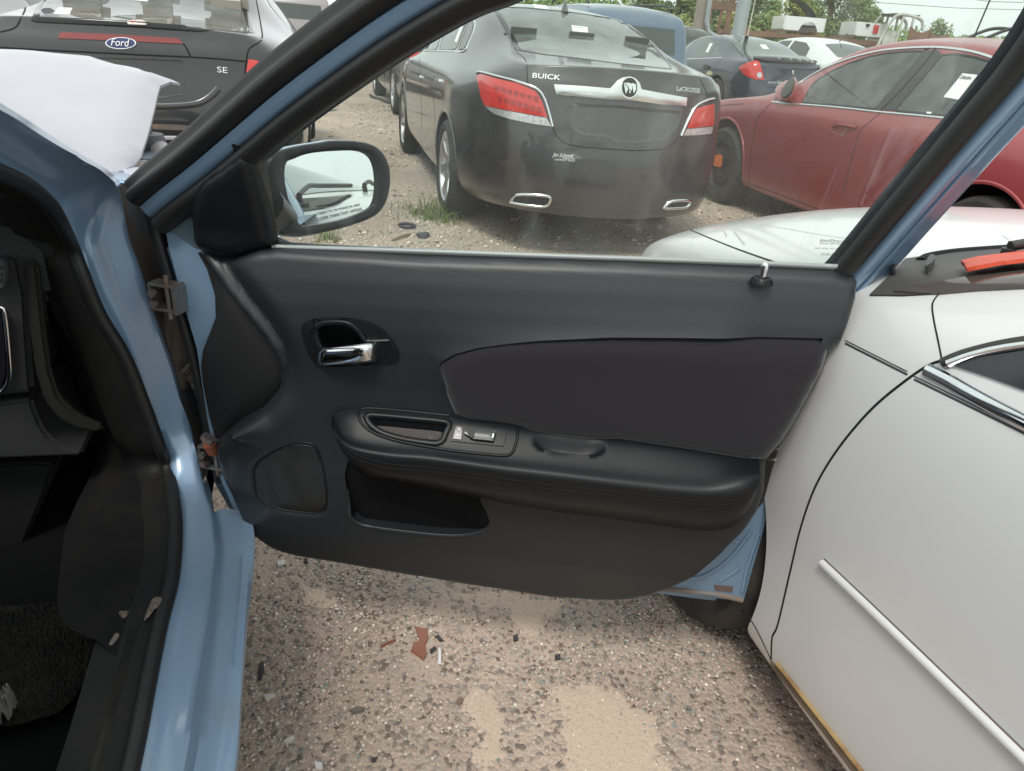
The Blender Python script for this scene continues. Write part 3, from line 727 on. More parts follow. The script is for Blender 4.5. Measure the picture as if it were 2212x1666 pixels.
# ---- armrest lofted through its measured edge lines
def dl(off, pts): return [dpl(p, off) for p in pts]
arm_lines = [
 dl(.045, [(729, 884), (735, 878), (746, 873), (763, 871), (830, 874), (900, 879), (983, 889), (1060, 900), (1143, 914), (1230, 925), (1320, 936), (1410, 948), (1497, 960), (1570, 973), (1632, 984)]),
 dl(.075, [(721, 892), (728, 889), (745, 888), (770, 890), (835, 897), (905, 902), (985, 910), (1062, 921), (1145, 934), (1232, 945), (1322, 956), (1412, 966), (1500, 978), (1574, 989), (1640, 996)]),
 dl(.118, [(716, 905), (722, 920), (743, 940), (777, 953), (845, 962), (921, 967), (1010, 979), (1099, 990), (1190, 1000), (1276, 1010), (1365, 1020), (1453, 1029), (1530, 1034), (1590, 1026), (1641, 1010)]),
 dl(.138, [(716, 914), (724, 933), (745, 955), (778, 970), (846, 982), (922, 988), (1011, 1000), (1100, 1013), (1191, 1024), (1277, 1034), (1366, 1045), (1454, 1055), (1540, 1060), (1606, 1050), (1642, 1026)]),
 dl(.140, [(717, 924), (727, 947), (749, 971), (780, 988), (847, 1000), (923, 1006), (1012, 1019), (1101, 1033), (1192, 1045), (1278, 1053), (1367, 1064), (1455, 1073), (1545, 1080), (1612, 1073), (1640, 1046)]),
 dl(.124, [(722, 940), (736, 969), (760, 996), (793, 1018), (852, 1030), (925, 1040), (1014, 1058), (1103, 1071), (1194, 1086), (1280, 1096), (1369, 1107), (1457, 1118), (1540, 1123), (1602, 1108), (1632, 1068)]),
 dl(.070, [(730, 952), (746, 984), (769, 1008), (801, 1030), (856, 1038), (928, 1054), (1018, 1072), (1107, 1090), (1198, 1105), (1284, 1116), (1372, 1128), (1459, 1140), (1536, 1147), (1592, 1132), (1626, 1084)])]
arm_me = loft_me(arm_lines, 220, 7)
armbm = bmesh.new(); armbm.from_mesh(arm_me); armbm.normal_update()
if sum(f.normal.z*f.calc_area() for f in armbm.faces) < 0: bmesh.ops.reverse_faces(armbm, faces=armbm.faces); armbm.normal_update()
arm_bvh = BVHTree.FromBMesh(armbm)
cup_px = smooth_poly(zz('3', (1035, 236), (1180, 246), (1340, 262), (1500, 276), (1575, 292), (1548, 345), (1515, 425), (1380, 412), (1240, 388), (1130, 352), (1060, 300)), 1)
dip_px = smooth_poly(zz('2', (535, 1000), (620, 1003), (760, 1020), (850, 1030), (872, 1060), (862, 1100), (790, 1112), (640, 1098), (555, 1085), (522, 1050)), 2)
DIPC = zz('2', (698, 1062))[0]
for v in armbm.verts:
    p = pix(v.co)
    ex, ey = (p[0]-DIPC[0])/80, (p[1]-DIPC[1]-(p[0]-DIPC[0])*.10)/22; e2 = ex**4+ey*ey
    if e2 < 1: v.co -= UZ*.024*min(1, max(0, 1-e2))**1.2
bmesh.ops.delete(armbm, geom=[f for f in armbm.faces if any(inside(pix(v.co), cup_px) for v in f.verts)], context='FACES')
arm = autosmooth(put('armrest', bm_mesh(armbm), LEA, door), 80)
class Surf:                       # lets patch()/strip() lay parts on any surface
    def __init__(s, bvh, root): s.bvh = bvh; s.root = root
    hit = Car.hit; hit_near = Car.hit_near
    def mir(s, P): return P
AS = Surf(arm_bvh, door)
def bucket(S, poly, depth, name, mt, parent, floor_mt=None, dirv=None, sm=0, rim=0.0, floor_name='cup_floor'):
    poly = densify(smooth_poly(poly, sm) if sm else poly, 8); c = Vector((sum(p[0] for p in poly)/len(poly), sum(p[1] for p in poly)/len(poly)))
    H = [S.hit_near(p, p+(p-c)*.35) for p in poly]; n = len(H); dv = dirv or -H[0][1]
    top = [h[0]+h[1]*.001 for h in H]; bot = [h[0]+dv*depth for h in H]
    ctr = sum(bot, Vector())/n; bot = [b.lerp(ctr, .10) for b in bot]
    o = put(name, mesh(top+bot, [(i, (i+1) % n, n+(i+1) % n, n+i) for i in range(n)]), mt, parent)
    put(floor_name, mesh(bot, [tuple(range(n))]), floor_mt or mt, parent, smooth=False); return o
DUSTY = mat('dusty_cup_floor', (.075, .066, .062), .95, bump=.6, bscale=500, var=.8, vscale=150, var_col=(.28, .26, .24), vthr=(.62, .72))
bucket(AS, cup_px, .021, 'pull_cup', TRIM2, door, DUSTY, -UZ)
bez = smooth_poly(zz('3', (985, 225), (1010, 205), (1090, 203), (1300, 222), (1500, 243), (1700, 265), (1850, 285), (1985, 310), (1998, 360), (1975, 460), (1945, 500), (1870, 500), (1600, 472), (1400, 440), (1230, 408), (1090, 360), (1010, 300)), 1)
strip(AS, bez, 'armrest_bezel', TRIM2, .006, .0035, door, closed=True, smooth=True)
strip(AS, cup_px, 'cup_rim', TRIM2, .013, .004, door, closed=True)
swp = zz('3', (1600, 310), (1928, 345), (1905, 442), (1575, 408))
patch(AS, swp, 'switch_panel', TRIM2, door, .003, thick=.004)
patch(AS, zz('3', (1608, 322), (1650, 327), (1640, 404), (1590, 398)), 'lock_switch', mat('switch_black', (.01, .01, .011), .25), door, .006, thick=.004)
sw = patch(AS, zz('3', (1672, 350), (1735, 345), (1858, 357), (1842, 418), (1720, 405), (1660, 370)), 'window_switch', mat('switch_grey', (.028, .031, .033), .30), door, .012, thick=.006, pill=.003)
patch(AS, zz('3', (1838, 378), (1848, 379), (1842, 404), (1832, 403)), 'switch_mark', STK, sw, .0160, thick=.001)
patch(AS, zz('3', (1668, 352), (1732, 348), (1722, 398), (1700, 400)), 'switch_hollow', INK, sw, .0140, thick=.001)
for k, (x0, y0) in enumerate(((1628, 337), (1620, 373))):
    patch(AS, zz('3', (x0-7, y0-1), (x0+7, y0+1), (x0+6, y0+7), (x0-8, y0+5)), 'lock_symbol', STK, door, .0068, thick=.001)
    strip(AS, zz('3', (x0-7+k*1, y0-3), (x0-6, y0-11), (x0+3, y0-11), (x0+5, y0-3)), 'lock_shackle', STK, .0008, .0066, door, n=6)
# stitch seams along the rolled edge
for q, hh in ((0, .0), (1, .009)):
    pts = [(720+2, 921+9*q)]+[(x, y+9*q) for x, y in [(730, 944), (750, 968), (780, 987), (847, 1003), (923, 1009), (1012, 1022), (1101, 1036), (1192, 1048), (1278, 1056), (1367, 1067), (1455, 1076), (1545, 1083), (1605, 1076)]]
    strip(AS, pts, 'stitch_seam', SEAM, .0022, .0008, door)
# ---- inside handle
trim_b = bmesh.new(); trim_b.from_mesh(trim.data); TS = Surf(BVHTree.FromBMesh(trim_b), door); trim_b.free()
bz = zz('1', (852, 690), (880, 648), (955, 620), (1150, 618), (1300, 638), (1400, 692), (1478, 782), (1520, 862), (1508, 908), (1450, 934), (1005, 954), (935, 930), (875, 800))
bezel = patch(TS, bz, 'handle_bezel', TRIM2, door, .004, sm=1, thick=.006, pill=.002)
def cut_px(o, poly):
    bm = bmesh.new(); bm.from_mesh(o.data); bmesh.ops.delete(bm, geom=[f for f in bm.faces if inside(pix(f.calc_center_median()), poly)], context='FACES'); bm.to_mesh(o.data); bm.free()
cut_px(bezel, dark_px)
bucket(TS, pocket_px, .125, 'map_pocket', mat('pocket_black', (.006, .006, .0065), .8, spec=.15), door, None, (-UZ-DN*.22).normalized(), floor_name='pocket_floor')
strip(TS, pocket_px[1:-8], 'pocket_lip', TRIM, .006, .002, door)
bucket(TS, dark_px, .045, 'handle_cup', TRIM2, door, None, -DN); strip(TS, dark_px, 'handle_cup_rim', TRIM2, .012, .006, door, closed=True)
ha = [dpl(p, o) for p, o in ((zz('1', (965, 885))[0], .058), (zz('1', (1020, 882))[0], .076), (zz('1', (1120, 874))[0], .086), (zz('1', (1240, 864))[0], .090), (zz('1', (1330, 857))[0], .084), (zz('1', (1374, 852))[0], .066))]
vs = []; fs = []; hp = crom(ha, 22)
for i, p in enumerate(hp):
    t = i/21; rz = .0195*(.92+.0*t) if t < .95 else .017; rn = .010
    for k in range(14):
        an = 2*math.pi*k/14; vs.append(p+UZ*rz*math.copysign(abs(math.sin(an))**.7, math.sin(an))+DN*rn*math.copysign(abs(math.cos(an))**.8, math.cos(an)))
for i in range(21):
    for k in range(14): fs.append((i*14+k, i*14+(k+1) % 14, (i+1)*14+(k+1) % 14, (i+1)*14+k))
fs += [tuple(range(14)), tuple(21*14+k for k in range(14))]
autosmooth(put('pull_lever', mesh(vs, fs), CHROME, door), 50)
strip(TS, zz('1', (1300, 772), (1380, 770), (1450, 768)), 'bezel_notch', mat('dull_metal', (.3, .3, .3), .4, metal=.7), .003, .008, bezel, n=6)
# ---- speaker grille: perforated sheet
GR = mat('speaker_mesh', (.020, .019, .018), .5); t_ = GR.node_tree; N_ = t_.nodes
co_ = N_.new('ShaderNodeTexCoord'); vo = N_.new('ShaderNodeTexVoronoi'); vo.inputs['Scale'].default_value = 230; vo.inputs['Randomness'].default_value = 0.0; t_.links.new(co_.outputs['Object'], vo.inputs[0])
rg_ = N_.new('ShaderNodeMapRange'); rg_.inputs[1].default_value = .28; rg_.inputs[2].default_value = .42; t_.links.new(vo.outputs['Distance'], rg_.inputs[0])
mx_ = N_.new('ShaderNodeMixRGB'); mx_.inputs[1].default_value = (.003, .003, .003, 1); mx_.inputs[2].default_value = (.022, .0215, .021, 1); t_.links.new(rg_.outputs[0], mx_.inputs[0]); t_.links.new(mx_.outputs[0], N_['Principled BSDF'].inputs['Base Color'])
bp_ = N_.new('ShaderNodeBump'); bp_.inputs['Strength'].default_value = 1; bp_.inputs['Distance'].default_value = .001; t_.links.new(rg_.outputs[0], bp_.inputs['Height']); t_.links.new(bp_.outputs[0], N_['Principled BSDF'].inputs['Normal'])
spx = zz('3', (335, 590), (365, 535), (490, 455), (600, 420), (708, 432), (752, 505), (785, 650), (795, 805), (755, 852), (640, 855), (480, 830), (380, 785), (345, 715))
patch(TS, spx, 'speaker_grille', GR, door, .003, sm=1, thick=.004)
strip(TS, spx, 'speaker_rim', TRIM2, .006, .002, door, closed=True)
# ---- lock knob
kb = dpl((1646, 604), .046); kt = dpl((1652, 566), .048)
M = Matrix.Translation(kb) @ UZ.to_track_quat('X', 'Y').to_matrix().to_4x4(); hk = (kt-kb).length
kn = put('lock_knob', lathe_me([(.001, hk), (.0046, hk-.001), (.0064, hk-.006), (.0058, hk*.5), (.0056, -.004)], M, 20), CHROME, door)
autosmooth(put('knob_collar', lathe_me([(.007, .001), (.010, .0035), (.0145, .003), (.0175, -.001), (.019, -.006)], M, 24), TRIM2, door))
# ---- mirror sail cover
sail = zz('a', (1615, 930), (1682, 985), (1745, 1070), (1800, 1380), (1842, 1660))+zz('1', (665, 130), (600, 142), (520, 165), (400, 208), (280, 197), (150, 148), (125, 100))+zz('a', (1312, 1560), (1308, 1450), (1330, 1340), (1392, 1238), (1500, 1150), (1640, 1058), (1655, 1040))
def sail_fn(u, z, d): return .013*(1-math.exp(-d/.006))+max(0, z-TZ)*.22
dpart('mirror_sail_cover', sail, .022, sail_fn, TRIM2, door, .012, .03, 0, ang=60)
# ---- window frame, following the glass edge
edge = [(-.03, .93), (.02, .968), (.09, 1.018)]+[duz(p, -.01, TILT) for p in ((567, 335), (650, 268), (765, 185), (880, 108), (1017, 30), (1103, -2))]
edge += [(.66, 1.375), (.80, 1.42), (.92, 1.438), (1.06, 1.447), (1.17, 1.443), (1.235, 1.42), (1.246, 1.385)]
edge += [duz(p, -.01, TILT) for p in ((2170, 142), (2050, 286), (1920, 442), (1808, 577))]+[(1.118, .955)]
ec = crom([Vector((a, b, 0)) for a, b in edge], 110)
def eoff(s, off, a=0, b=110):
    out = []
    for i in range(a, b):
        t = ec[min(i+1, 109)]-ec[max(i-1, 0)]; nn = Vector((-t.y, t.x, 0)).normalized()
        q = ec[i]+nn*s; out.append(dw(q.x, q.y, off, TILT))
    return out
def frame(name, prof_, mt, a=0, b=110, parent=None):
    return autosmooth(put(name, loft_me([eoff(s, o, a, b) for s, o in prof_], (b-a)*1, 2, True, True), mt, parent or door), 60)
frame('glass_seal', [(-.006, -.012), (-.004, .004), (.002, .010), (.012, .013), (.022, .010), (.028, -.004), (.028, -.03)], DKR)
frame('window_frame', [(.024, -.022), (.028, -.004), (.033, .002), (.046, .002), (.054, -.004), (.056, -.05)], BLUE)
ia = max(i for i in range(110) if ec[i].x < 1.0)
frame('weatherstrip', [(.052, -.035), (.052, -.008), (.058, .006), (.068, .010), (.078, .006), (.084, -.006), (.088, -.016), (.096, -.020), (.102, -.028), (.102, -.055)], DKR, 0, ia+8)
frame('frame_flange', [(.052, -.03), (.056, -.006), (.064, -.004), (.070, -.016), (.075, -.030), (.082, -.034), (.096, -.036), (.102, -.042), (.103, -.06)], BLUE, ia-6, 110)
frame('outer_frame', [(-.006, -.045), (.03, -.058), (.08, -.06), (.103, -.052)], BLUE)
dpart('frame_base', [(308, 444), (318, 424), (345, 392), (380, 350), (425, 318), (452, 338), (425, 392), (398, 420), (372, 452), (358, 490), (352, 540), (338, 545), (318, 490)], -.045, lambda u, z, d: .02*(1-math.exp(-d/.01)), DKR, door, .02, .03, 1)
tube('door_edge_seal', crom([dpl(p, -.03) for p in ((330, 470), (343, 520), (360, 580), (384, 660), (408, 740), (430, 830), (447, 910), (462, 980), (478, 1040))], 40), .010, DKR, door, 8)
ds_bm = bmesh.new(); ds_bm.from_mesh(door.data); DS = Surf(BVHTree.FromBMesh(ds_bm), door); ds_bm.free()
for pl_ in (zz('4', (300, 430), (400, 420), (500, 370), (600, 280), (690, 160)), zz('4', (510, 440), (580, 400), (620, 370)), zz('4', (400, 345), (440, 355)), zz('4', (545, 205), (615, 225)), zz('4', (640, 500), (660, 400), (690, 300), (730, 180))): strip(DS, pl_, 'stamped_rib', BLUED, .010, .004, door)
patch(DS, zz('4', (482, 462), (590, 472), (583, 502), (488, 492)), 'drain_sticker', mat('brown_sticker', (.14, .10, .085), .6), door, .002, thick=.002)
strip(DS, zz('4', (170, 485), (300, 492), (500, 515), (650, 550)), 'hem_flange', SILL if False else mat('rust_hem', (.20, .19, .18), .6, var=.8, vscale=25, var_col=(.25, .13, .06)), .012, .006, door)
lt = dpl(zz('2', (1722, 1105))[0], -.02); ltm = Matrix.Translation(lt) @ Matrix.Rotation(DA, 4, 'Z'); bm = bmesh.new(); box_bm(bm, (0, 0, .012), (.045, .03, .006), ltm, .002); box_bm(bm, (0, 0, -.012), (.045, .03, .006), ltm, .002); box_bm(bm, (.016, .0, 0), (.008, .03, .03), ltm, .002); put('door_latch', bm_mesh(bm), HST, door)
# ---- glass, belt seal and its etched marks
gp = [Vector((p.x, p.y)) for p in ec]+[Vector((1.10, .93)), Vector((.02, .90))]
v2, fs = fill(gp, .06); P = [dw(v[0], v[1], -.014, TILT) for v in v2]
if (P[fs[0][1]]-P[fs[0][0]]).cross(P[fs[0][2]]-P[fs[0][0]]).dot(DN) < 0: fs = [t[::-1] for t in fs]
put('window_glass', mesh(P, fs), glass('door_glass', (.86, .93, .90), .072, (.72, .78, .75), .13), door)
SEALG = mat('belt_seal_grey', (.30, .33, .32), .35)
bp0 = [dpl(p, .012) for p in ((588, 533), (760, 538), (922, 543), (1200, 553), (1500, 563), (1700, 571), (1812, 576))]
put('belt_seal', strip_me(crom(bp0, 40), [(DN*.7+UZ*.7).normalized()]*40, .008, .003), SEALG, door)
ET = mat('glass_etching', (.03, .035, .04), .6)
def etch(s, x0, x1, y, h): 
    a = dpl((x0, y), -.0125, TILT); b = dpl((x1, y+(x1-x0)*.03), -.0125, TILT); n = (DN-UZ*TILT).normalized()
    fit_text(s, a, b, n, h*(a-EYE).length/FOC, 'glass_marking', ET, door, 0, flip=True, lift=.0006)
etch('SecureShield', 1772, 1833, 519, 8); etch('LAMINATED GLASS', 1770, 1831, 525.5, 3.6); etch('DOT 50A  AS2W  M200', 1760, 1815, 536, 3.2); etch('43R-00257', 1773, 1808, 549, 5); etch('E11', 1815, 1827, 549, 5); etch('S', 1793, 1797, 556, 4)
# ---- exterior mirror
MC = at_y((712, 405), 1.45); MT = Vector((1.50, 1.24, 1.09))
MN = ((MT-MC).normalized()+(EYE-MC).normalized()).normalized()
mo = smooth_poly(zz('a', (1800, 1075), (1900, 1020), (2040, 985), (2210, 962))+zz('b', (200, 950), (400, 955), (505, 983), (568, 1040), (604, 1120), (614, 1220), (598, 1330), (552, 1425), (482, 1483), (300, 1545), (100, 1592), (-30, 1612), (-130, 1590))+zz('a', (1870, 1500), (1830, 1330), (1805, 1200)), 1)
mg = smooth_poly(zz('a', (1932, 1092), (1918, 1200), (1955, 1380), (2005, 1500), (2040, 1532))+zz('b', (0, 1537), (150, 1521), (300, 1491), (455, 1430), (505, 1390), (524, 1300), (524, 1180), (502, 1090), (470, 1050), (415, 1025), (330, 1018), (100, 1030), (0, 1052))+zz('a', (1980, 1080)), 1)
def on_m(p, d=0.): return at_plane(p, MC+MN*d, MN)
NM = 72
O3 = resample([on_m(p) for p in mo]+[on_m(mo[0])], NM+1)[:-1]; G3 = resample([on_m(p) for p in mg]+[on_m(mg[0])], NM+1)[:-1]
def align(a, b):
    best = min(range(len(b)), key=lambda k: sum((a[i]-b[(i+k) % len(b)]).length for i in range(0, len(a), 6))); return b[best:]+b[:best]
if (O3[6]-O3[0]).cross(O3[20]-O3[0]).dot((G3[6]-G3[0]).cross(G3[20]-G3[0])) < 0: G3 = G3[::-1]
G3 = align(O3, G3); mc = sum(O3, Vector())/NM
def rings(rs_): 
    vs = sum(rs_, []); fs = []
    for j in range(len(rs_)-1):
        for i in range(NM): fs.append((j*NM+i, j*NM+(i+1) % NM, (j+1)*NM+(i+1) % NM, (j+1)*NM+i))
    return vs, fs
out = lambda k, d: [mc+(p-mc)*k-MN*d for p in O3]
vs, fs = rings([[p-MN*.012 for p in G3], [p+MN*.002 for p in G3], [g.lerp(o, .35)+MN*.006 for g, o in zip(G3, O3)], [g.lerp(o, .8)+MN*.004 for g, o in zip(G3, O3)], out(1.0, .004), out(1.0, .016)])
autosmooth(put('mirror_bezel', mesh(vs, fs), TRIM2, door), 60)
vs, fs = rings([out(.995, .010), out(1.015, .018), out(1.01, .035), out(.95, .060), out(.80, .085), out(.5, .105), out(.15, .112)]); fs.append(tuple(6*NM+i for i in range(NM)))
autosmooth(put('mirror_shell', mesh(vs, fs), BLUE, door), 60)
mgl = put('mirror_glass', mesh([p-MN*.007 for p in G3], [tuple(range(NM))]), mat('mirror_silver', (.86, .90, .89), .01, metal=1.), door, smooth=False)
f_ = mgl.data.polygons[0]
arm_p = [dw(.14, .985, -.05), (dw(.14, .985, -.05)+mc)/2-UZ*.05-MN*.05, mc-MN*.075-UZ*.035]
tube('mirror_arm', crom(arm_p, 10), [.034-.001*i for i in range(10)], TRIM2, door, 12)
MR = mat('mirror_lettering', (.05, .06, .06), .6)
for s, (x0, y0), (x1, y1), h in (('OBJECTS IN MIRROR ARE', zz('b', (110, 1452))[0], zz('b', (398, 1390))[0], 9), ('CLOSER THAN THEY APPEAR', zz('b', (98, 1492))[0], zz('b', (414, 1416))[0], 9)):
    fit_text(s, on_m((x0, y0), -.0065), on_m((x1, y1), -.0065), MN, .0062, 'mirror_warning', MR, door, 0)
# ---- hinges, check strap and wiring boot
def hinge(pc, z):
    P0 = bYp(pc, .02); bm = bmesh.new(); R0 = Matrix.Translation(P0) @ Matrix.Rotation(BY-.5, 4, 'Z') @ Matrix.Scale(.8, 4)
    box_bm(bm, (0, 0, .030), (.075, .04, .007), R0, .002); box_bm(bm, (0, 0, -.030), (.075, .04, .007), R0, .002); box_bm(bm, (-.034, 0, 0), (.007, .04, .060), R0, .002); box_bm(bm, (.034, .0, 0), (.008, .06, .072), R0, .003)
    for s in (-.014, .012): bm.from_mesh(lathe_me([(.001, .012), (.009, .012), (.009, 0)], R0 @ Matrix.Translation((-.02, -.02, s)) @ Matrix.Rotation(-1.57, 4, 'Z'), 6))
    bm.from_mesh(lathe_me([(.001, .055), (.006, .055), (.006, -.05), (.001, -.05)], R0 @ Matrix.Translation((.01, -.012, 0)) @ Matrix.Rotation(-math.pi/2, 4, 'Y'), 10))
    bmesh.ops.recalc_face_normals(bm, faces=bm.faces)
    return autosmooth(put('door_hinge', bm_mesh(bm), HST, B), 40)
hinge((363, 640), .8); h2 = hinge((465, 985), .45)
tube('hinge_bolt', [bYp((447, 952), -.02), bYp((452, 944), -.02)], .014, HST, B, 12); tube('rusty_spring', [bYp((452, 958), -.01), bYp((462, 975), .0)], .013, mat('orange_rust', (.36, .10, .05), .8, var=.6, vscale=40, var_col=(.2, .08, .05)), B, 10)
bo = [bYp(p, .06) for p in ((402, 790), (415, 800), (424, 812), (432, 826), (440, 842), (446, 856))]
bc = crom(bo, 41); tube('wiring_boot', bc, [.016+.004*math.sin(i*1.9) for i in range(41)], mat('dusty_rubber', (.10, .085, .07), .9), B, 10)
for k, (p, r) in enumerate((((365, 735), .016), ((385, 770), .022), ((398, 745), .02))):
    a = bYp(p, .10); tube('wiring_loom', crom([a+UZ*.10+BX_*.02, a, a-UZ*.09-BX_*.02], 8), r, mat('dirty_cable', (.07, .055, .045), .85, var=.6, vscale=30, var_col=(.16, .13, .10)), B)
# ---- body side: hinge post, A-pillar, sill
def lout(): return [bX(p, -.10) for p in [(-120, 165), (0, 236), (96, 297), (170, 340), (217, 367), (250, 402)]]+[bYp(p, .06) for p in [(262, 440), (268, 478), (277, 520), (293, 561), (322, 649), (346, 722), (372, 795), (395, 883), (414, 940)]]+[at_z(p, z) for p, z in [((440, 1056), .40), ((456, 1109), .385), ((464, 1176), .38), ((460, 1234), .38), ((451, 1323), .38), ((428, 1480), .38), ((397, 1662), .38), ((300, 2100), .38)]]
def lmid(): return [bX(p, -.125) for p in [(-120, 245), (0, 297), (96, 354), (150, 384), (191, 412)]]+[bYp(p, .045) for p in [(205, 450), (214, 488), (228, 532), (249, 590), (270, 664), (293, 737), (307, 787), (325, 854), (363, 962)]]+[at_z(p, z) for p, z in [((402, 1060), .405), ((420, 1110), .395), ((425, 1176), .392), ((418, 1250), .392), ((404, 1335), .392), ((378, 1480), .392), ((345, 1660), .392), ((240, 2100), .392)]]
def lin(): return [bX(p, -.15) for p in [(-120, 325), (0, 373), (64, 402), (112, 440), (137, 475)]]+[bYp(p, .02) for p in [(164, 532), (187, 590), (211, 652), (234, 699), (264, 746), (287, 790), (310, 848), (334, 912), (354, 968)]]+[at_z(p, z) for p, z in [((370, 1011), .42), ((386, 1100), .405), ((388, 1172), .40), ((380, 1256), .40), ((357, 1346), .40), ((330, 1480), .40), ((295, 1658), .40), ((190, 2100), .40)]]
LO, LM_, LI = crom(lout(), 90), crom(lmid(), 90), crom(lin(), 90)
inn = lambda L, dx, dy=0., dz=0.: [p+BX_*dx+BY_*dy+UZ*dz for p in L]
body = put('body_side', loft_me([inn(LO, -.01, .10, -.02), inn(LO, .0, .015, -.006), LO, [a.lerp(b, .45) for a, b in zip(LO, LM_)], LM_, [a.lerp(b, .5)-BX_*.008+BY_*.006 for a, b in zip(LM_, LI)], LI, inn(LI, -.03, .03, -.01)], 120, 3), BLUE, B); autosmooth(body, 55)
tb = [p-BX_*.006-BY_*.004+UZ*.004 for p in LI]
tube('aperture_seal', crom(tb, 110), .0125, DKR, B, 10)
trm = put('aperture_trim', loft_me([inn(LI, -.01, .0, 0), inn(LI, -.03, -.005, .006), inn(LI, -.06, .01, .0), inn(LI, -.10, .05, -.01)], 100, 3), mat('interior_pillar_trim', (.008, .008, .0085), .6, spec=.25, bump=.2, bscale=400, var=.5, vscale=8, var_col=(.02, .018, .016)), B)
# sill steps outside the aperture
def so_(pts, z): return [at_z(p, z) for p in pts]
oL = crom([at_z(p, .38) for p in [(452, 1098), (464, 1176), (460, 1234), (451, 1323), (428, 1480), (397, 1662), (300, 2100)]], 40)
rails = [oL, [p+BX_*.004-UZ*.012 for p in oL], crom(so_([(478, 1100), (484, 1190), (480, 1250), (470, 1330), (450, 1480), (424, 1662), (335, 2100)], .352), 40), crom(so_([(508, 1100), (520, 1172), (516, 1240), (505, 1323), (484, 1480), (460, 1658), (375, 2100)], .347), 40), crom(so_([(516, 1105), (527, 1172), (523, 1240), (512, 1323), (492, 1480), (468, 1658), (384, 2100)], .338), 40), crom(so_([(535, 1110), (545, 1165), (541, 1240), (531, 1340), (520, 1480), (504, 1660), (430, 2100)], .342), 40), crom(so_([(545, 1110), (551, 1160), (546, 1250), (536, 1340), (525, 1490), (512, 1665), (440, 2100)], .330), 40)]
rails.append([p-UZ*.05-BX_*.01 for p in rails[-1]]); rails.append([p-UZ*.14-BX_*.05 for p in rails[-2]])
SILL = mat('dirty_sill_paint', (.21, .31, .43), .36, metal=.2, coat=.5, var=.5, vscale=9, var_col=(.22, .215, .21), vthr=(.5, .68))
autosmooth(put('sill_step', loft_me(rails, 60, 2), SILL, B), 50)
put('rust_spot', mesh([at_z(p, .3815)+UZ*.0 for p in zz('e', (985, 648), (1000, 642), (1014, 650), (1012, 662), (1000, 668), (988, 664))], [(0, 1, 2, 3, 4, 5)]), RUST, B, smooth=False)
# hinge post face deep in the gap, coloured with dirt and shadow
GAPD = mat('dirty_shadowed_post', (.075, .082, .09), .7, var=.8, vscale=12, var_col=(.10, .07, .05))
pp = lambda p, y: bYp(p, y)
autosmooth(put('hinge_post', loft_me([inn(LO, .0, .012, -.004)[26:53], inn(LO, .015, .09, -.01)[26:53], inn(LO, .045, .12, -.01)[26:53], inn(LO, .12, .13, -.01)[26:53], inn(LO, .20, .14, -.01)[26:53]], 40, 2), GAPD, B), 50)
# ---- front wing, apron and engine bay details ahead of the door
WING = BLUE
def wl(x, zs): return [bl(x+dx, y, z) for y, z, dx in zs]
wing = loft_me([wl(-.17, [(.16, .985, 0), (.4, .965, 0), (.8, .93, -.02), (1.15, .88, -.06), (1.4, .80, -.12)]), wl(-.10, [(.14, .985, 0), (.4, .965, 0), (.8, .935, -.02), (1.15, .88, -.06), (1.42, .79, -.12)]), wl(-.02, [(.13, .95, 0), (.4, .94, 0), (.8, .91, -.02), (1.15, .85, -.06), (1.43, .74, -.14)]), wl(.035, [(.12, .85, 0), (.4, .84, 0), (.8, .82, -.02), (1.15, .76, -.06), (1.43, .66, -.16)]), wl(.04, [(.11, .68, 0), (.4, .72, 0), (.8, .74, -.02), (1.15, .68, -.06), (1.42, .56, -.16)]), wl(.02, [(.11, .40, 0), (.35, .42, 0), (.8, .72, -.02), (1.15, .62, -.06), (1.4, .45, -.16)])], 30, 3)
thicken(autosmooth(put('front_wing', wing, BLUE, B), 60), .003)
BAY = mat('engine_bay_grey', (.16, .155, .16), .6, var=.7, vscale=12, var_col=(.25, .2, .16)); BAYW = mat('bay_pale', (.42, .40, .42), .4, var=.5, vscale=8, var_col=(.30, .25, .22))
put('inner_apron', loft_me([wl(-.19, [(.16, .975, 0), (.6, .94, 0), (1.2, .84, 0)]), wl(-.22, [(.16, .90, 0), (.6, .88, 0), (1.2, .78, 0)]), wl(-.55, [(.16, .84, 0), (.6, .80, 0), (1.2, .7, 0)]), wl(-1.5, [(.16, .80, 0), (.6, .75, 0), (1.2, .66, 0)])], 20, 3), BAY, B)
def bay_z(p, z): return at_z(p, z)
sp_ = [bay_z(p, .93) for p in zz('F', (335, 480), (400, 500), (480, 530), (560, 590), (640, 660), (690, 640))]
tube('strut_brace', crom(sp_, 14), .028, BAYW, B, 10)
tw = bay_z(zz('F', (390, 455))[0], .95); autosmooth(put('strut_mount', lathe_me([(.001, .03), (.012, .03), (.014, .022), (.04, .02), (.046, .0), (.048, -.05)], Matrix.Translation(tw) @ UZ.to_track_quat('X', 'Y').to_matrix().to_4x4(), 18), mat('mount_grey', (.09, .09, .10), .5), B))
tube('yellow_hose', [bay_z(p, .92) for p in zz('F', (150, 650), (300, 690), (420, 725), (520, 760))], .012, mat('dirty_orange_hose', (.36, .19, .05), .6), B)
tube('hinge_arm', crom([bay_z(p, .965) for p in zz('F', (0, 800), (60, 830), (130, 890), (175, 950), (190, 1000), (150, 1055))], 16), .013, mat('white_paint_metal', (.62, .63, .68), .35), B, 10)
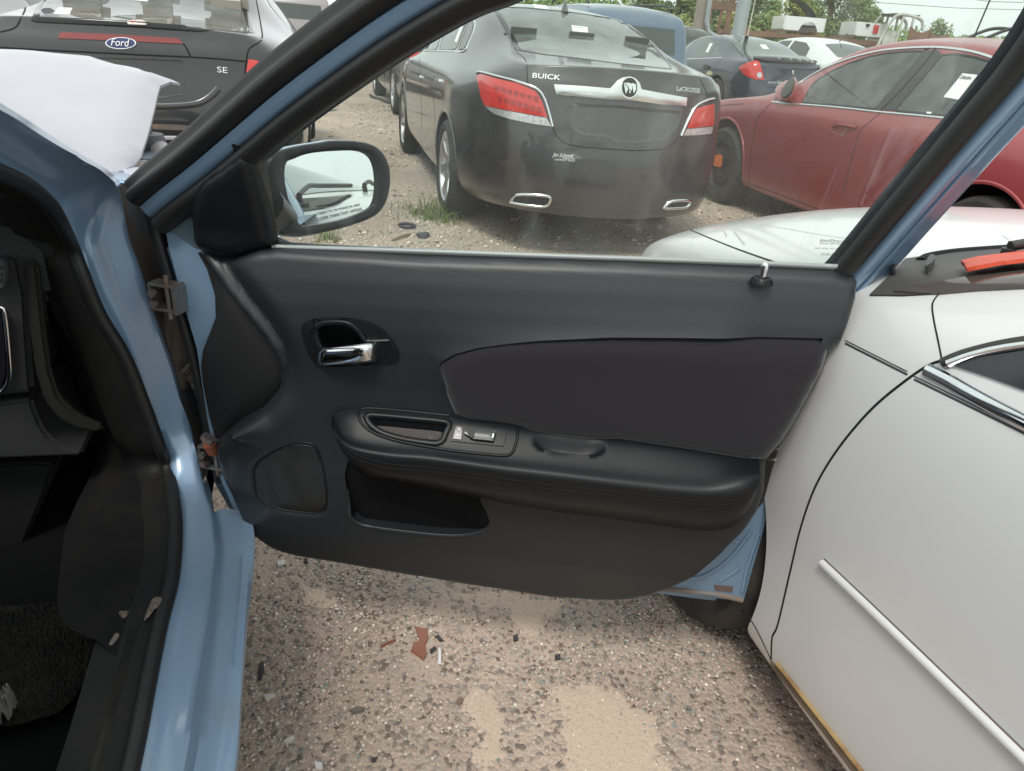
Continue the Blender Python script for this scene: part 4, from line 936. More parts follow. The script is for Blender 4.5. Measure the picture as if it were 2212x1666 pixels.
for k, q in enumerate((((60, 760), (200, 700), (330, 780), (400, 790), (310, 860), (120, 845)), ((90, 840), (320, 850), (420, 920), (480, 960), (410, 1040), (300, 1050), (210, 980)), ((330, 840), (430, 780), (640, 680), (700, 650), (620, 760), (500, 920), (440, 900)))):
    pts = [bay_z(p, .955+.006*k) for p in zz('F', *q)]; n = len(pts)
    m_ = [mat('pale_bay_plastic', (.50, .40, .34), .5), mat('wing_inner_pale', (.42, .44, .50), .3), mat('wing_top_reflection', (.62, .63, .70), .25)][k]  # last plate: wing top's white-blue reflection put in as flat colour
    thicken(put(('bay_reservoir', 'bay_cover', 'wing_top_sheen')[k], mesh(pts, [tuple(range(n))]), m_, B, smooth=False), .02)
# ---- dashboard end, kick panel and floor
DASH = mat('grey_dashboard', (.028, .028, .030), .55, bump=.2, bscale=500)
def prism(name, pts, dvec, mt, parent=B, bev=.004):
    n = len(pts); a = [p for p in pts]; b_ = [p+dvec for p in pts]
    me = mesh(a+b_, [tuple(range(n)), tuple(range(2*n-1, n-1, -1))]+[(i, n+i, n+(i+1) % n, (i+1) % n) for i in range(n)])
    bm = bmesh.new(); bm.from_mesh(me); bmesh.ops.recalc_face_normals(bm, faces=bm.faces)
    if bev: bmesh.ops.bevel(bm, geom=bm.edges[:], offset=bev, segments=2, affect='EDGES', clamp_overlap=True)
    return autosmooth(put(name, bm_mesh(bm), mt, parent), 40)
prism('dashboard', [bYp(p, .02) for p in ((-260, 540), (20, 545), (42, 560), (58, 640), (64, 740), (72, 850), (-260, 880))], BY_*.3, DASH, bev=.01)
prism('dash_edge', [bYp(p, .0) for p in zz('d', (190, 265), (275, 280), (300, 520), (330, 800), (370, 1080), (430, 1260), (560, 1400), (760, 1490), (740, 1530), (560, 1500), (420, 1420), (320, 1290), (250, 1050), (215, 760))], BY_*.02, mat('dash_edge_grey', (.015, .0148, .0145), .6, spec=.3, bump=.2, bscale=500), bev=.006)
prism('glovebox', [bYp(p, .03) for p in zz('d', (-700, 1330), (0, 1310), (230, 1275), (290, 1450), (350, 1550), (460, 1630), (620, 1660), (600, 1700), (-700, 1750))], BY_*.25, DASH, bev=.008)
prism('hush_panel', [bYp(p, .10) for p in zz('e', (-500, 230), (110, 175), (265, 180), (200, 370), (120, 560), (70, 620), (-500, 720))], BY_*.12, mat('dark_grey_panel', (.011, .0115, .0115), .7, spec=.25), bev=.006)
put('dash_top_end', loft_me([[bX(p, -.20) for p in ((-120, 385), (40, 430), (100, 480), (140, 560))], [bYp(p, .05) for p in ((-160, 470), (10, 500), (60, 540), (100, 620))], [bYp(p, .06) for p in ((-200, 560), (20, 580), (62, 640), (105, 700))]], 16, 3), mat('dash_black', (.02, .021, .022), .6), B)
tube('vent_ring', crom([bYp(p, -.005) for p in zz('d', (-40, 585), (10, 600), (35, 640), (50, 760), (62, 900), (72, 1060), (62, 1150), (35, 1200), (-10, 1240), (-60, 1250))], 30), .0045, CHROME, B, 8)
prism('vent_insert', [bYp(p, .0) for p in zz('d', (-300, 600), (-20, 610), (22, 650), (36, 770), (48, 900), (56, 1050), (46, 1130), (15, 1180), (-300, 1240))], BY_*.02, mat('gloss_black', (.012, .011, .016), .15), bev=.003)
prism('air_vent', [bYp(p, -.002) for p in zz('d', (-100, 240), (10, 240), (42, 262), (58, 320), (50, 420), (30, 465), (-100, 490))], BY_*.02, mat('vent_grey', (.045, .047, .05), .5), bev=.003)
for k in range(3): prism('vent_slat', [bYp(p, -.006) for p in zz('d', (-60, 300+k*45), (12, 300+k*45), (12, 312+k*45), (-60, 312+k*45))], BY_*.012, BLKP, bev=0)
KICK = mat('kick_panel_grey', (.006, .006, .0065), .75, spec=.15, var=.4, vscale=14, var_col=(.016, .014, .013))
autosmooth(put('kick_panel', loft_me([inn(LI, -.05, .02, 0)[30:72], inn(LI, -.09, .07, .0)[30:72], inn(LI, -.13, .10, .0)[30:72], inn(LI, -.17, .16, .0)[30:72], inn(LI, -.22, .40, -.02)[30:72]], 40, 3), KICK, B), 60)
fl = [bl(-.10, -1.3, .26), bl(-.12, -.2, .24), bl(-.16, .20, .25), bl(-.20, .45, .42), bl(-.20, .52, .80)]; fr = [p-BX_*.9 for p in fl]
put('floor_carpet', loft_me([fl, [(a+b)/2-UZ*.02 for a, b in zip(fl, fr)], fr], 30, 3), BLACKIN, B)
put('firewall', mesh([bl(-.06, .55, .2), bl(-1.6, .55, .2), bl(-1.6, .55, .96), bl(-.06, .55, .96)], [(0, 1, 2, 3)]), BLACKIN, B, smooth=False)
sp1 = [at_z(p, z) for p, z in zip(zz('e', (640, 850), (590, 930), (545, 1080), (480, 1280), (420, 1480), (350, 1680), (200, 2300)), (.40, .40, .395, .395, .395, .395, .395))]
sp2 = [at_z(p, z) for p, z in zip(zz('e', (700, 840), (660, 930), (620, 1080), (560, 1280), (500, 1480), (440, 1680), (300, 2300)), (.405, .41, .41, .41, .41, .41, .41))]
sp3 = [at_z(p, z) for p, z in zip(zz('e', (790, 830), (765, 930), (740, 1080), (700, 1280), (660, 1480), (620, 1680), (480, 2300)), (.41, .405, .402, .402, .402, .402, .402))]
SCUF = mat('scuffed_sill_plate', (.010, .010, .010), .55, spec=.3, bump=.2, bscale=300, var=.6, vscale=10, var_col=(.040, .035, .030))
autosmooth(put('sill_plate', loft_me([[p-UZ*.11-BX_*.05 for p in sp1], [p-UZ*.02-BX_*.012 for p in sp1], sp1, [a.lerp(b, .5)-UZ*.006 for a, b in zip(sp1, sp2)], sp2, [a.lerp(b, .5)-UZ*.012 for a, b in zip(sp2, sp3)], sp3], 50, 3), SCUF, B), 50)
DIRT = mat('dried_dirt', (.085, .06, .05), .95, bump=.8, bscale=300, var=.7, vscale=90, var_col=(.20, .16, .13))
def crumb(name, pts, z, mt, h=.006, parent=B):
    v2, fs = fill([Vector(p) for p in smooth_poly(pts, 1)], 4); P = [at_z(v, z)+UZ*(h*min(1, pdist(v, pts)/4)*(.5+.9*random.random())) for v in v2]
    return put(name, mesh(P, fs), mt, parent, smooth=False)
crumb('dirt_crust', zz('e', (715, 880), (732, 840), (750, 824), (785, 822), (798, 842), (780, 872), (750, 880), (730, 910), (690, 950)), .412, DIRT, .003); crumb('dirt_crust', zz('e', (525, 1050), (560, 995), (582, 1005), (560, 1040), (535, 1062)), .40, mat('leaf_beige', (.16, .13, .10), .8), .003); crumb('dirt_crust', zz('e', (570, 895), (630, 888), (610, 925), (590, 930)), .402, DIRT)
crumb('crumpled_wrapper', zz('e', (-60, 1330), (20, 1320), (90, 1315), (70, 1380), (30, 1440), (-60, 1440)), .29, mat('grey_wrapper', (.20, .19, .18), .4), .03)
crumb('floor_mat', zz('e', (-400, 1480), (0, 1460), (180, 1420), (330, 1370), (430, 1200), (480, 1000), (500, 900), (300, 850), (-400, 900)), .262, mat('black_rubber_mat', (.004, .004, .004), .8, spec=.2, var=.5, vscale=9, var_col=(.022, .019, .016)), .006)
# ---- the rest of the cabin, which keeps the footwell in the dark
box('dash_body', (0, 0, 0), (1.46, .52, .20), mat('dash_black', (.012, .012, .013), .6), B, Matrix.Translation(bl(-.93, .29, .885)) @ Matrix.Rotation(BY, 4, 'Z'), .03)
SEATM = mat('dark_seat_cloth', (.02, .02, .021), .9)
for nm, c, s in (('seat_cushion', (-.52, -.85, .42), (.50, .55, .20)), ('seat_back', (-.52, -1.22, .78), (.50, .16, .70)), ('centre_console', (-.9, -.5, .42), (.24, 1.1, .30)), ('rear_door', (-.01, -1.85, .62), (.05, 1.15, .68)), ('rear_bulkhead', (-.9, -2.6, .70), (1.7, .06, .9)), ('floor_pan', (-.9, -1.0, .19), (1.72, 3.2, .04))):
    box(nm, (0, 0, 0), s, {'rear_door': BLUE, 'floor_pan': DARK}.get(nm, SEATM), B, Matrix.Translation(bl(*c)) @ Matrix.Rotation(BY, 4, 'Z'), .02)
# ---- roof and far body so the car stands whole
put('car_roof', loft_me([[bl(-.22, -.62, 1.30), bl(-.28, -1.1, 1.43), bl(-.3, -1.8, 1.45), bl(-.3, -2.6, 1.38)], [bl(-.9, -.62, 1.36), bl(-.9, -1.1, 1.48), bl(-.9, -1.8, 1.49), bl(-.9, -2.6, 1.42)], [bl(-1.58, -.62, 1.30), bl(-1.55, -1.1, 1.43), bl(-1.52, -1.8, 1.45), bl(-1.52, -2.6, 1.38)]], 20, 3), BLUE, B)
put('far_side', loft_me([[bl(-1.55, 1.3, .3), bl(-1.8, .5, .25), bl(-1.8, -1, .2), bl(-1.8, -3, .25)], [bl(-1.6, 1.4, .6), bl(-1.84, .5, .6), bl(-1.84, -1, .6), bl(-1.82, -3, .6)], [bl(-1.55, 1.2, .85), bl(-1.76, .3, .95), bl(-1.76, -1, .98), bl(-1.74, -3, 1.0)]], 20, 3), BLUE, B)
# ---- bent white bonnet lying over the engine bay
HN = Vector((0, -.3, 1)).normalized(); HP = at_z((230, 365), .985)
hoodw = [(-150, 100), (0, 104), (110, 112), (205, 122)]+zz('a', (700, 390), (800, 430), (960, 460), (1080, 495), (1160, 520), (1212, 543), (1150, 532), (1080, 562), (1050, 660), (1010, 790), (975, 900), (940, 1000), (900, 1060), (840, 1105), (760, 1135), (690, 1140), (600, 1090), (470, 1020), (300, 930), (150, 830), (0, 738))+[(-150, 140)]
pl_ = [at_plane(p, HP, HN) for p in hoodw]; ax1 = Vector((1, 0, 0)); ax2 = HN.cross(ax1)
q2 = [Vector(((p-HP).dot(ax1), (p-HP).dot(ax2))) for p in pl_]; v2, fs = fill(q2, .03)
def hood_pt(v):
    d = pdist(v, q2); return HP+ax1*v[0]+ax2*v[1]+HN*(.014*min(1, d/.06)-.012*max(0, (.03-d)/.03)**2+.010*noise.noise(Vector((v[0]*3, v[1]*3, 2)))+.003*noise.noise(Vector((v[0]*9, v[1]*9, 5))))
hp_ = [hood_pt(v) for v in v2]
if (hp_[fs[0][1]]-hp_[fs[0][0]]).cross(hp_[fs[0][2]]-hp_[fs[0][0]]).z < 0: fs = [t[::-1] for t in fs]
WHT = mat('white_paint', (.37, .37, .41), .28, coat=.6, var=.15, vscale=3, var_col=(.33, .33, .37), coat_rough=.1)
hood = put('car_bonnet', skirted(hp_, fs, [p-HN*.006 for p in hp_]), WHT); autosmooth(hood, 50)
tag(hood, 'bent white bonnet panel lying over the engine bay of the blue car', 'car bonnet')
# ---------------------------------------------------------------- the parked cars
def sedan(wb=2.837, ro=1.16, fo=1.0, w_=.93, h=1.50, belt=1.0, deck=1.10, hood=1.0, tail=.0, rail=.62):
    return [(-ro+.06, w_*.86, .27, deck-.13, w_*.70, deck-.045+tail, deck-.02+tail), (-ro+.30, w_*.955, .25, deck-.10, w_*.73, deck-.03, deck),
     (-.55, w_*.985, .22, belt, w_*.71, deck, deck+.025), (-.2, w_*.995, .20, belt, w_*(rail+.025), h-.27, h-.23), (.15, w_, .20, belt, w_*rail, h-.14, h-.095),
     (.5, w_, .19, belt-.01, w_*(rail-.005), h-.08, h-.025), (1.0, w_, .19, belt-.02, w_*rail, h-.055, h), (1.5, w_, .19, belt-.03, w_*rail, h-.08, h-.015),
     (1.85, w_, .19, belt-.04, w_*(rail+.025), h-.17, h-.10), (2.2, w_, .19, belt-.045, w_*.72, h-.36, h-.31), (wb-.34, w_, .19, belt-.05, w_*.80, hood-.02, hood+.02),
     (wb, w_*.995, .20, belt-.08, w_*.78, hood-.05, hood-.015), (wb+.45, w_*.97, .22, belt-.14, w_*.73, hood-.13, hood-.08), (wb+fo-.2, w_*.88, .24, belt-.26, w_*.645, hood-.26, hood-.21), (wb+fo-.05, w_*.76, .26, belt-.38, w_*.56, hood-.38, hood-.32)]
REAR = [.0, -.03, -.06, -.05, -.0, .0, .02, .03]; FRONT = [0, .03, .06, .05, .02, 0, 0, 0]
RED = mat('tail_lamp_red', (.55, .025, .02), .12, coat=.8, var=.25, vscale=30, var_col=(.7, .08, .06))
CLR = mat('clear_lamp', (.62, .60, .60), .08, metal=.5, bump=.6, bscale=90, var=.5, vscale=50, var_col=(.2, .2, .2))
REDD = mat('lamp_cell_dark', (.33, .02, .02), .2, coat=.6)
FARG = mat('far_car_glass', (.05, .065, .062), .06, spec=.8)
def cabin(car, wb, w_, mt, rear_z=.62, dash=True, wheel_=True):
    for X in (-.37, .37): seat(car, X, 1.0, .48, mt)
    for X in (-.42, 0, .42): seat(car, X, .05, .50, mt, .56, True, .42)
    if dash:
        bm = bmesh.new(); box_bm(bm, (0, wb-.75, .82), (w_*1.6, .34, .26), car.M, .07); autosmooth(put('dashboard', bm_mesh(bm), BLKP, car.root))
        pts = []; c = Vector((-.37, wb-1.02, .90))
        for k in range(21):
            an = 2*math.pi*k/20; pts.append(car.w((c.x+.185*math.cos(an), c.y-.075*math.sin(an), c.z+.165*math.sin(an))))
        tube('steering_wheel', pts, .014, BLKP, car.root, 8)
    bm = bmesh.new(); box_bm(bm, (0, wb/2, .34), (w_*1.72, wb*.86, .05), car.M); put('floor_pan', bm_mesh(bm), DARK, car.root, smooth=False)
    bm = bmesh.new(); box_bm(bm, (0, -.42, .93), (w_*1.35, .5, .04), car.M, .01); put('parcel_shelf', bm_mesh(bm), mt, car.root, smooth=False)
def frit(car, poly, wid=.03, parent=None, mirror=False, mt=None): return strip(car, poly, 'glass_border', mt or FRIT, wid, .003, parent, closed=True, mirror=mirror, smooth=False)
def pane(car, poly, name='window', mt=None, mirror=False, wid=.03, fr=True, off=.001):
    o = patch(car, poly, name, mt or GLS, None, off, mirror=mirror, thick=-.0005+.002)
    if fr: frit(car, poly, wid, None if mirror else o, mirror)
    return o
def wheels4(car, wb, R=.335, tr=.80, wid=.22, rim=ALLOY, style='spoke', nsp=7, only=None, rr=None):
    for s in (-1, 1):
        for Y in (0, wb): wheel(car, s*tr, Y, R, wid, s, rim, style, nsp, rr)
def arch_lips(car, wb, R, zc, mt, hw):
    for face in 'LR':
        V = View(car, face)
        for wy in (0, wb):
            pl = [(wy+math.cos(a)*(R+.012), zc+math.sin(a)*(R+.012)) for a in [math.pi*(-.02+1.04*k/16) for k in range(17)]]
            strip(V, pl, 'arch_lip', mt, .022, .006)
# ======== grey sedan seen from behind, centre
GREY = mat("dark_grey_car_paint", (.048, .045, .047), .34, metal=.5, coat=1., dust=.45, dust_col=(.255, .258, .265), dscale=1.6)
bk = Car('grey_sedan', 'dark grey sedan seen from behind with a wide chrome bar and emblem on its boot', .235, 5.84, .278)
S = sedan(w_=.925, h=1.505, belt=1.02, deck=1.165, hood=1.02, rail=.63); wb = 2.837
S[0] = (-1.08, .66, *S[0][2:4], .60, *S[0][5:]); S[1] = (-.86, .815, *S[1][2:4], .64, *S[1][5:]); S[2] = (-.55, .885, *S[2][2:])
rg = [(1068, 15), (1092, 56), (1119, 108), (1180, 118), (1256, 127), (1350, 139), (1447, 149), (1425, 113), (1395, 78), (1352, 46), (1300, 36), (1220, 25), (1140, 17)]
sw1 = zz('b', (815, 335), (850, 285), (900, 240), (955, 205), (918, 335)); sw2 = zz('b', (978, 195), (1050, 150), (1132, 118), (1050, 333), (935, 335)); sw3 = zz('b', (1146, 118), (1166, 165), (1150, 235), (1102, 333), (1064, 334))
build_body(bk, body_me(S, REAR, FRONT, .16, .14, 4), GREY, (0, wb), .385, (sw1, sw2, sw3), once=(rg,))
wells(bk, .90, (0, wb), .385); wheels4(bk, wb, .342, .80, .235, ALLOY, 'spoke', 7, rr=.25); arch_lips(bk, wb, .385, .34, GREY, .92)
LIN = mat('grey_cloth_seats', (.10, .105, .10), .9)
cabin(bk, wb, .92, LIN)
RGL = glass('sky_film_rear_glass', (.40, .46, .44), .26, (.46, .50, .48)); pane(bk, rg, 'rear_window', RGL, wid=.05); pane(bk, sw1, mirror=True, wid=.02); pane(bk, sw2, mirror=True, wid=.02); pane(bk, sw3, mirror=True, wid=.02)  # pale film on the rear window stands in for reflected sky
strip(bk, zz('b', (815, 345), (890, 345), (1000, 347), (1105, 350), (1130, 300), (1168, 215), (1178, 165), (1160, 110)), 'chrome_trim', CHROME, .016, .006, mirror=True)
L1 = patch(bk, zz('b', (1192, 518), (1220, 506), (1330, 535), (1470, 568), (1590, 620), (1632, 690), (1668, 796), (1560, 778), (1400, 748), (1250, 716), (1228, 670)), 'tail_lamp', RED, None, .008, mirror=False, thick=.02, pill=.006)
for r_ in range(2):
    for k in range(7):
        x, y = 1318+k*43+r_*22, 580+k*12+r_*72
        patch(bk, zz('b', (x, y), (x+30, y+7), (x+32, y+40), (x+3, y+32)), 'lamp_cell', REDD, L1, .0155, thick=.003)
patch(bk, zz('b', (1250, 720), (1400, 752), (1560, 782), (1662, 800), (1695, 858), (1560, 838), (1420, 808), (1310, 772)), 'reverse_lamp', CLR, L1, .008, thick=.02)
strip(bk, zz('b', (1195, 498), (1215, 492), (1330, 520), (1480, 558), (1600, 605), (1648, 670), (1680, 770), (1702, 858)), 'lamp_chrome', CHROME, .020, .012, L1)
L2 = patch(bk, zz('c', (486, 572), (530, 556), (583, 545), (583, 600), (578, 660), (510, 668), (443, 674), (460, 622)), 'tail_lamp', RED, None, .008, thick=.02, pill=.005)
patch(bk, zz('c', (438, 678), (510, 673), (576, 665), (568, 702), (490, 710), (420, 712)), 'reverse_lamp', CLR, L2, .008, thick=.02)
strip(bk, zz('c', (584, 520), (545, 528), (492, 556), (462, 605), (435, 660), (412, 714)), 'lamp_chrome', CHROME, .020, .012, L2)
bar = zz('b', (1713, 573), (1900, 584), (2090, 600))+zz('c', (58, 446), (76, 425), (105, 408), (140, 403), (172, 414), (192, 438), (202, 470), (300, 488), (441, 513), (434, 556), (300, 548), (180, 530), (100, 522), (40, 522))+zz('b', (2080, 672), (1900, 656), (1728, 642))
cb = patch(bk, bar, 'chrome_bar', mat('boot_bar_chrome', (.80, .80, .80), .22, metal=.85), None, .010, sm=0, thick=.02, pill=.006, pw=.012)
def disc(car, c, rx, ry, name, mt, off, parent, n=24, h=.003): return patch(car, [(c[0]+rx*math.cos(2*math.pi*k/n), c[1]+ry*math.sin(2*math.pi*k/n)) for k in range(n)], name, mt, parent, off, thick=h)
ce = zz('c', (136, 461))[0]; em = disc(bk, ce, 18.5, 23.5, 'emblem', BADGE, .020, None); disc(bk, ce, 16, 20.5, 'emblem_field', mat('emblem_black', (.012, .012, .014), .25), .0235, em)
for k, dx in enumerate((-8.5, 0, 8.5)):
    patch(bk, [(ce[0]+dx-5, ce[1]-10+k*1), (ce[0]+dx+4, ce[1]-7+k*1), (ce[0]+dx+4.5, ce[1]+4), (ce[0]+dx-.5, ce[1]+13)], 'emblem_shield', BADGE, em, .0275, thick=.003)
strip(bk, [(ce[0]-14, ce[1]-12), (ce[0]-4, ce[1]+2), (ce[0]+10, ce[1]+14)], 'emblem_slash', INK, .004, .031, em, n=6)
car_text(bk, 'BUICK', zz('b', (1570, 514))[0], zz('b', (1756, 530))[0], .028, 'lettering', BADGE, extrude=.004); car_text(bk, 'LaCROSSE', zz('c', (385, 466))[0], zz('c', (506, 479))[0], .026, 'lettering', BADGE, extrude=.004)
for pl in (zz('b', (1455, 352), (1500, 385), (1526, 420), (1530, 500), (1534, 566)), zz('b', (1705, 862), (1730, 920), (1790, 970), (1880, 992), (2000, 1004), (2200, 1018))+zz('c', (120, 790), (230, 790), (310, 782), (360, 765), (398, 722)), zz('c', (512, 414), (540, 470), (552, 510)), zz('b', (1236, 716), (1195, 740), (1140, 755)), zz('b', (690, 520), (690, 640), (700, 760), (725, 880)), zz('b', (800, 400), (808, 560), (815, 760), (812, 880)), zz('b', (905, 520), (885, 560), (905, 760), (905, 1000))):
    strip(bk, pl, 'panel_gap', SEAM, .007, .0012)
rec = zz('b', (1790, 690), (1850, 700), (2100, 712))+zz('c', (60, 552), (300, 575), (420, 582), (405, 640), (370, 700), (320, 735), (200, 752), (60, 752))+zz('b', (2100, 940), (1900, 915), (1830, 870))
patch(bk, rec, 'plate_recess', GREY, None, .004, thick=.01, pill=-.010, pw=.03)
for p in zz('c', (38, 554), (177, 569), (26, 655), (166, 664)): disc(bk, p, 2.6, 2.8, 'plate_clip', BLKP, -.001, None, 8)
for q in (zz('b', (1418, 1368), (1440, 1335), (1475, 1318), (1600, 1322), (1682, 1332), (1690, 1348), (1660, 1396), (1540, 1390)), zz('c', (322, 1094), (342, 1066), (372, 1054), (452, 1052), (456, 1064), (440, 1086), (380, 1092))):
    e = strip(bk, q, 'exhaust_tip', CHROME, .022, .014, closed=True, smooth=True); patch(bk, q, 'exhaust_hollow', INK, e, .004, thick=.004)
WTX = mat('white_print', (.85, .85, .83), .5)
car_text(bk, 'Jim Schmidt', zz('b', (1705, 1052))[0], zz('b', (1842, 1060))[0], .030, 'dealer_script', WTX, extrude=0, shear=.35); car_text(bk, 'HICKSVILLE OHIO', zz('b', (1770, 1071))[0], zz('b', (1855, 1076))[0], .010, 'dealer_line', WTX, extrude=0); car_text(bk, 'CHEVROLET  BUICK', zz('b', (1715, 1080))[0], zz('b', (1855, 1090))[0], .010, 'dealer_line', WTX, extrude=0)
stk = patch(bk, zz('b', (1830, 175), (1938, 188), (1946, 250), (1842, 236)), 'lot_sticker', STK, None, .004, thick=.001)
car_text(bk, '28708', zz('b', (1838, 186))[0], zz('b', (1905, 194))[0], .016, 'sticker_number', INK, stk, extrude=0)
patch(bk, zz('b', (1563, 26), (1655, 35), (1676, 65), (1582, 56)), 'roof_sticker', STK, None, .003, thick=.001); patch(bk, zz('b', (1092, 150), (1110, 145), (1055, 290), (1040, 285)), 'window_sticker', STK, None, .004, thick=.001)
h_ = bk.hit(zz('b', (1782, 78))[0]); fin = bmesh.new(); r_ = bmesh.ops.create_cone(fin, segments=16, radius1=.05, radius2=.008, depth=.075, cap_ends=True, matrix=Matrix.Translation(h_[0]+UZ*.035) @ Matrix.Rotation(.278, 4, 'Z') @ Matrix.Diagonal((.55, 1.4, 1, 1)))
autosmooth(put('aerial_fin', bm_mesh(fin), GREY, bk.root), 50)
for q in (((770, 512), (790, 506), (818, 512), (818, 530), (795, 528)), ((905, 538), (930, 530), (950, 538), (948, 556), (925, 553))): patch(bk, zz('b', *q), 'door_handle', CHROME, None, .02, thick=.03)
patch(bk, zz('b', (752, 330), (790, 300), (812, 320), (800, 345), (760, 350)), 'side_mirror', GREY, None, .08, thick=.1)
# ======== black sedan, left
BLK = mat("black_car_paint", (.012, .014, .0145), .28, metal=.2, coat=1., dust=.28, dust_col=(.28, .26, .255), dscale=1.5)
fd = Car('black_sedan', 'black sedan seen from behind with a red light strip and blue oval badge', -2.50, 5.31, .265, .068)
wb = 2.728; S = sedan(wb, 1.15, .96, .917, 1.45, 1.02, 1.125, 1.0, .01)
rgf = zz('a', (330, -90), (290, 0), (228, 133), (600, 150), (1000, 172), (1400, 200), (1700, 222), (1665, 90), (1640, 0), (1610, -100), (900, -130))
build_body(fd, body_me(S, REAR, FRONT, .12, .14, 4), BLK, (0, wb), .375, once=(rgf,))
wells(fd, .89, (0, wb), .375); wheels4(fd, wb, .33, .79, .22); cabin(fd, wb, .9, mat('beige_seats', (.40, .37, .32), .85))
pane(fd, rgf, 'rear_window', RGL, wid=.035)
VR = View(fd, 'R'); VL = View(fd, 'L')
for V in (VR, VL):
    for q in (((1.15, 1.0), (1.15, 1.34), (1.6, 1.33), (1.95, 1.18), (2.2, 1.0)), ((.25, 1.02), (.35, 1.24), (.6, 1.32), (1.06, 1.35), (1.06, 1.0))):
        pane(V, q, 'side_window', FARG, wid=.02)
    strip(V, [(.2, 1.03), (.3, 1.26), (.6, 1.36), (1.1, 1.385), (1.6, 1.36), (2.0, 1.2), (2.25, 1.0)], 'chrome_trim', CHROME, .02, .006)
patch(fd, zz('a', (412, 220), (800, 236), (1205, 260), (1243, 300), (820, 278), (396, 262)), 'stop_lamp', mat('dull_red_lamp', (.20, .028, .026), .2, coat=.5), None, .006, thick=.01)
ov = zz('a', (822, 296))[0]; e1 = disc(fd, ov, 33, 12.3, 'oval_badge', BADGE, .012, None, 32); disc(fd, ov, 30.5, 10.6, 'badge_field', mat('badge_blue', (.012, .022, .12), .15, coat=.6), .0155, e1, 32)
car_text(fd, 'Ford', (ov[0]-18.5, ov[1]-1.6), (ov[0]+18, ov[1]+.6), .036, 'badge_script', STK, e1, extrude=.001, shear=.25, lift=.017)
car_text(fd, 'SE', zz('a', (1470, 471))[0], zz('a', (1540, 478))[0], .030, 'lettering', BADGE)
car_text(fd, 'XFE', zz('a', (1398, 780))[0], zz('a', (1480, 790))[0], .030, 'lettering', BADGE, shear=.2)
for pl in (zz('a', (1240, 295), (1262, 325), (1290, 382)), zz('a', (0, 322), (300, 340), (700, 360), (1000, 375), (1290, 388), (1500, 402), (1660, 418)), zz('a', (1735, 0), (1765, 160), (1772, 270), (1690, 330), (1668, 420), (1655, 560)), zz('a', (0, 218), (100, 190), (140, 130), (200, 0))):
    strip(fd, pl, 'panel_gap', SEAM, .010, .0015)
patch(fd, zz('a', (1682, 402), (1740, 412), (1795, 440), (1800, 480), (1770, 540), (1700, 572), (1662, 575), (1668, 480)), 'tail_lamp', RED, None, .008, thick=.02, pill=.005); patch(fd, zz('a', (1700, 490), (1752, 487), (1740, 545), (1697, 548)), 'lamp_sticker', STK, None, .016, thick=.001)
patch(fd, zz('a', (650, 392), (900, 398), (1232, 410), (1245, 500), (1240, 640), (1100, 664), (700, 650), (640, 500)), 'plate_recess', BLK, None, .004, thick=.01, pill=-.03, pw=.02)
strip(fd, zz('a', (960, 720), (1150, 722), (1330, 705), (1420, 660), (1480, 600)), 'bumper_crease', BLK, .04, .004)
patch(fd, zz('a', (980, 838), (1200, 845), (1420, 862), (1400, 890), (980, 872)), 'bumper_gap', mat('bumper_dirt', (.10, .085, .075), .9, var=.7, vscale=20, var_col=(.2, .12, .07)), None, .004, thick=.004)
strip(fd, zz('a', (940, 945), (1100, 935), (1330, 940)), 'bumper_edge', mat('bumper_pale', (.32, .32, .34), .4), .025, .006)
for q, m_ in ((((280, 75), (300, 62), (345, 62), (372, 80), (350, 98), (300, 98)), INK), (((398, 58), (490, 62), (468, 104), (366, 100)), STK), (((860, 150), (900, 142), (960, 145), (1000, 158), (990, 170), (870, 165)), mat('cream_tag', (.72, .66, .60), .6)), (((880, -10), (1010, -4), (1000, 14), (900, 6)), STK)): patch(fd, zz('a', *q), 'window_sticker', m_, None, .006, thick=.001)
car_text(fd, '0711', zz('a', (885, 154))[0], zz('a', (955, 157))[0], .02, 'tag_number', mat('red_ink', (.5, .05, .04), .6), extrude=0, lift=.004)
# ======== red sedan, right
MAR = mat('red_car_paint', (.29, .030, .036), .36, metal=.3, coat=.7, dust=.6, dust_col=(.42, .27, .25), dscale=1.3, coat_rough=.12)
rd = Car('red_sedan', 'dusty dark red sedan seen from its left side with chrome around the windows', 3.40, 4.50, .30)
wb = 2.852; S = sedan(wb, 1.04, .97, .893, 1.50, .985, 1.10, .98, 0, .66)
fw = zz('c', (1050, 538), (1085, 470), (1120, 425), (1200, 375), (1300, 330), (1400, 298), (1500, 278), (1600, 270), (1690, 270), (1560, 425), (1432, 573), (1250, 556)); rw = zz('c', (1785, 290), (1850, 284), (1950, 300), (2040, 326), (2095, 352), (1980, 480), (1855, 613), (1700, 598), (1535, 580), (1660, 435))
build_body(rd, body_me(S, REAR, FRONT, .12, .14, 4), MAR, (0, wb), .385, (fw, rw))
wells(rd, .87, (0, wb), .385); wheels4(rd, wb, .332, .775, .22, STEEL, 'steel', rr=.215); arch_lips(rd, wb, .385, .34, MAR, .89); cabin(rd, wb, .88, mat('dark_seats', (.045, .05, .05), .9))
RSG = glass('filmed_side_glass', (.45, .52, .50), .20, (.42, .47, .45)); pane(rd, fw, 'window', RSG, True, .02); pane(rd, rw, 'window', RSG, True, .02)  # denser grey-green film over the side panes
patch(rd, zz('c', (1692, 268), (1758, 262), (1786, 288), (1660, 435), (1533, 582), (1432, 575), (1560, 425)), 'door_pillar', BLKP, None, .004, thick=.01, mirror=True)
strip(rd, zz('c', (1690, 262), (1745, 262), (1600, 440), (1462, 582)), 'pillar_gap', SEAM, .012, .007)
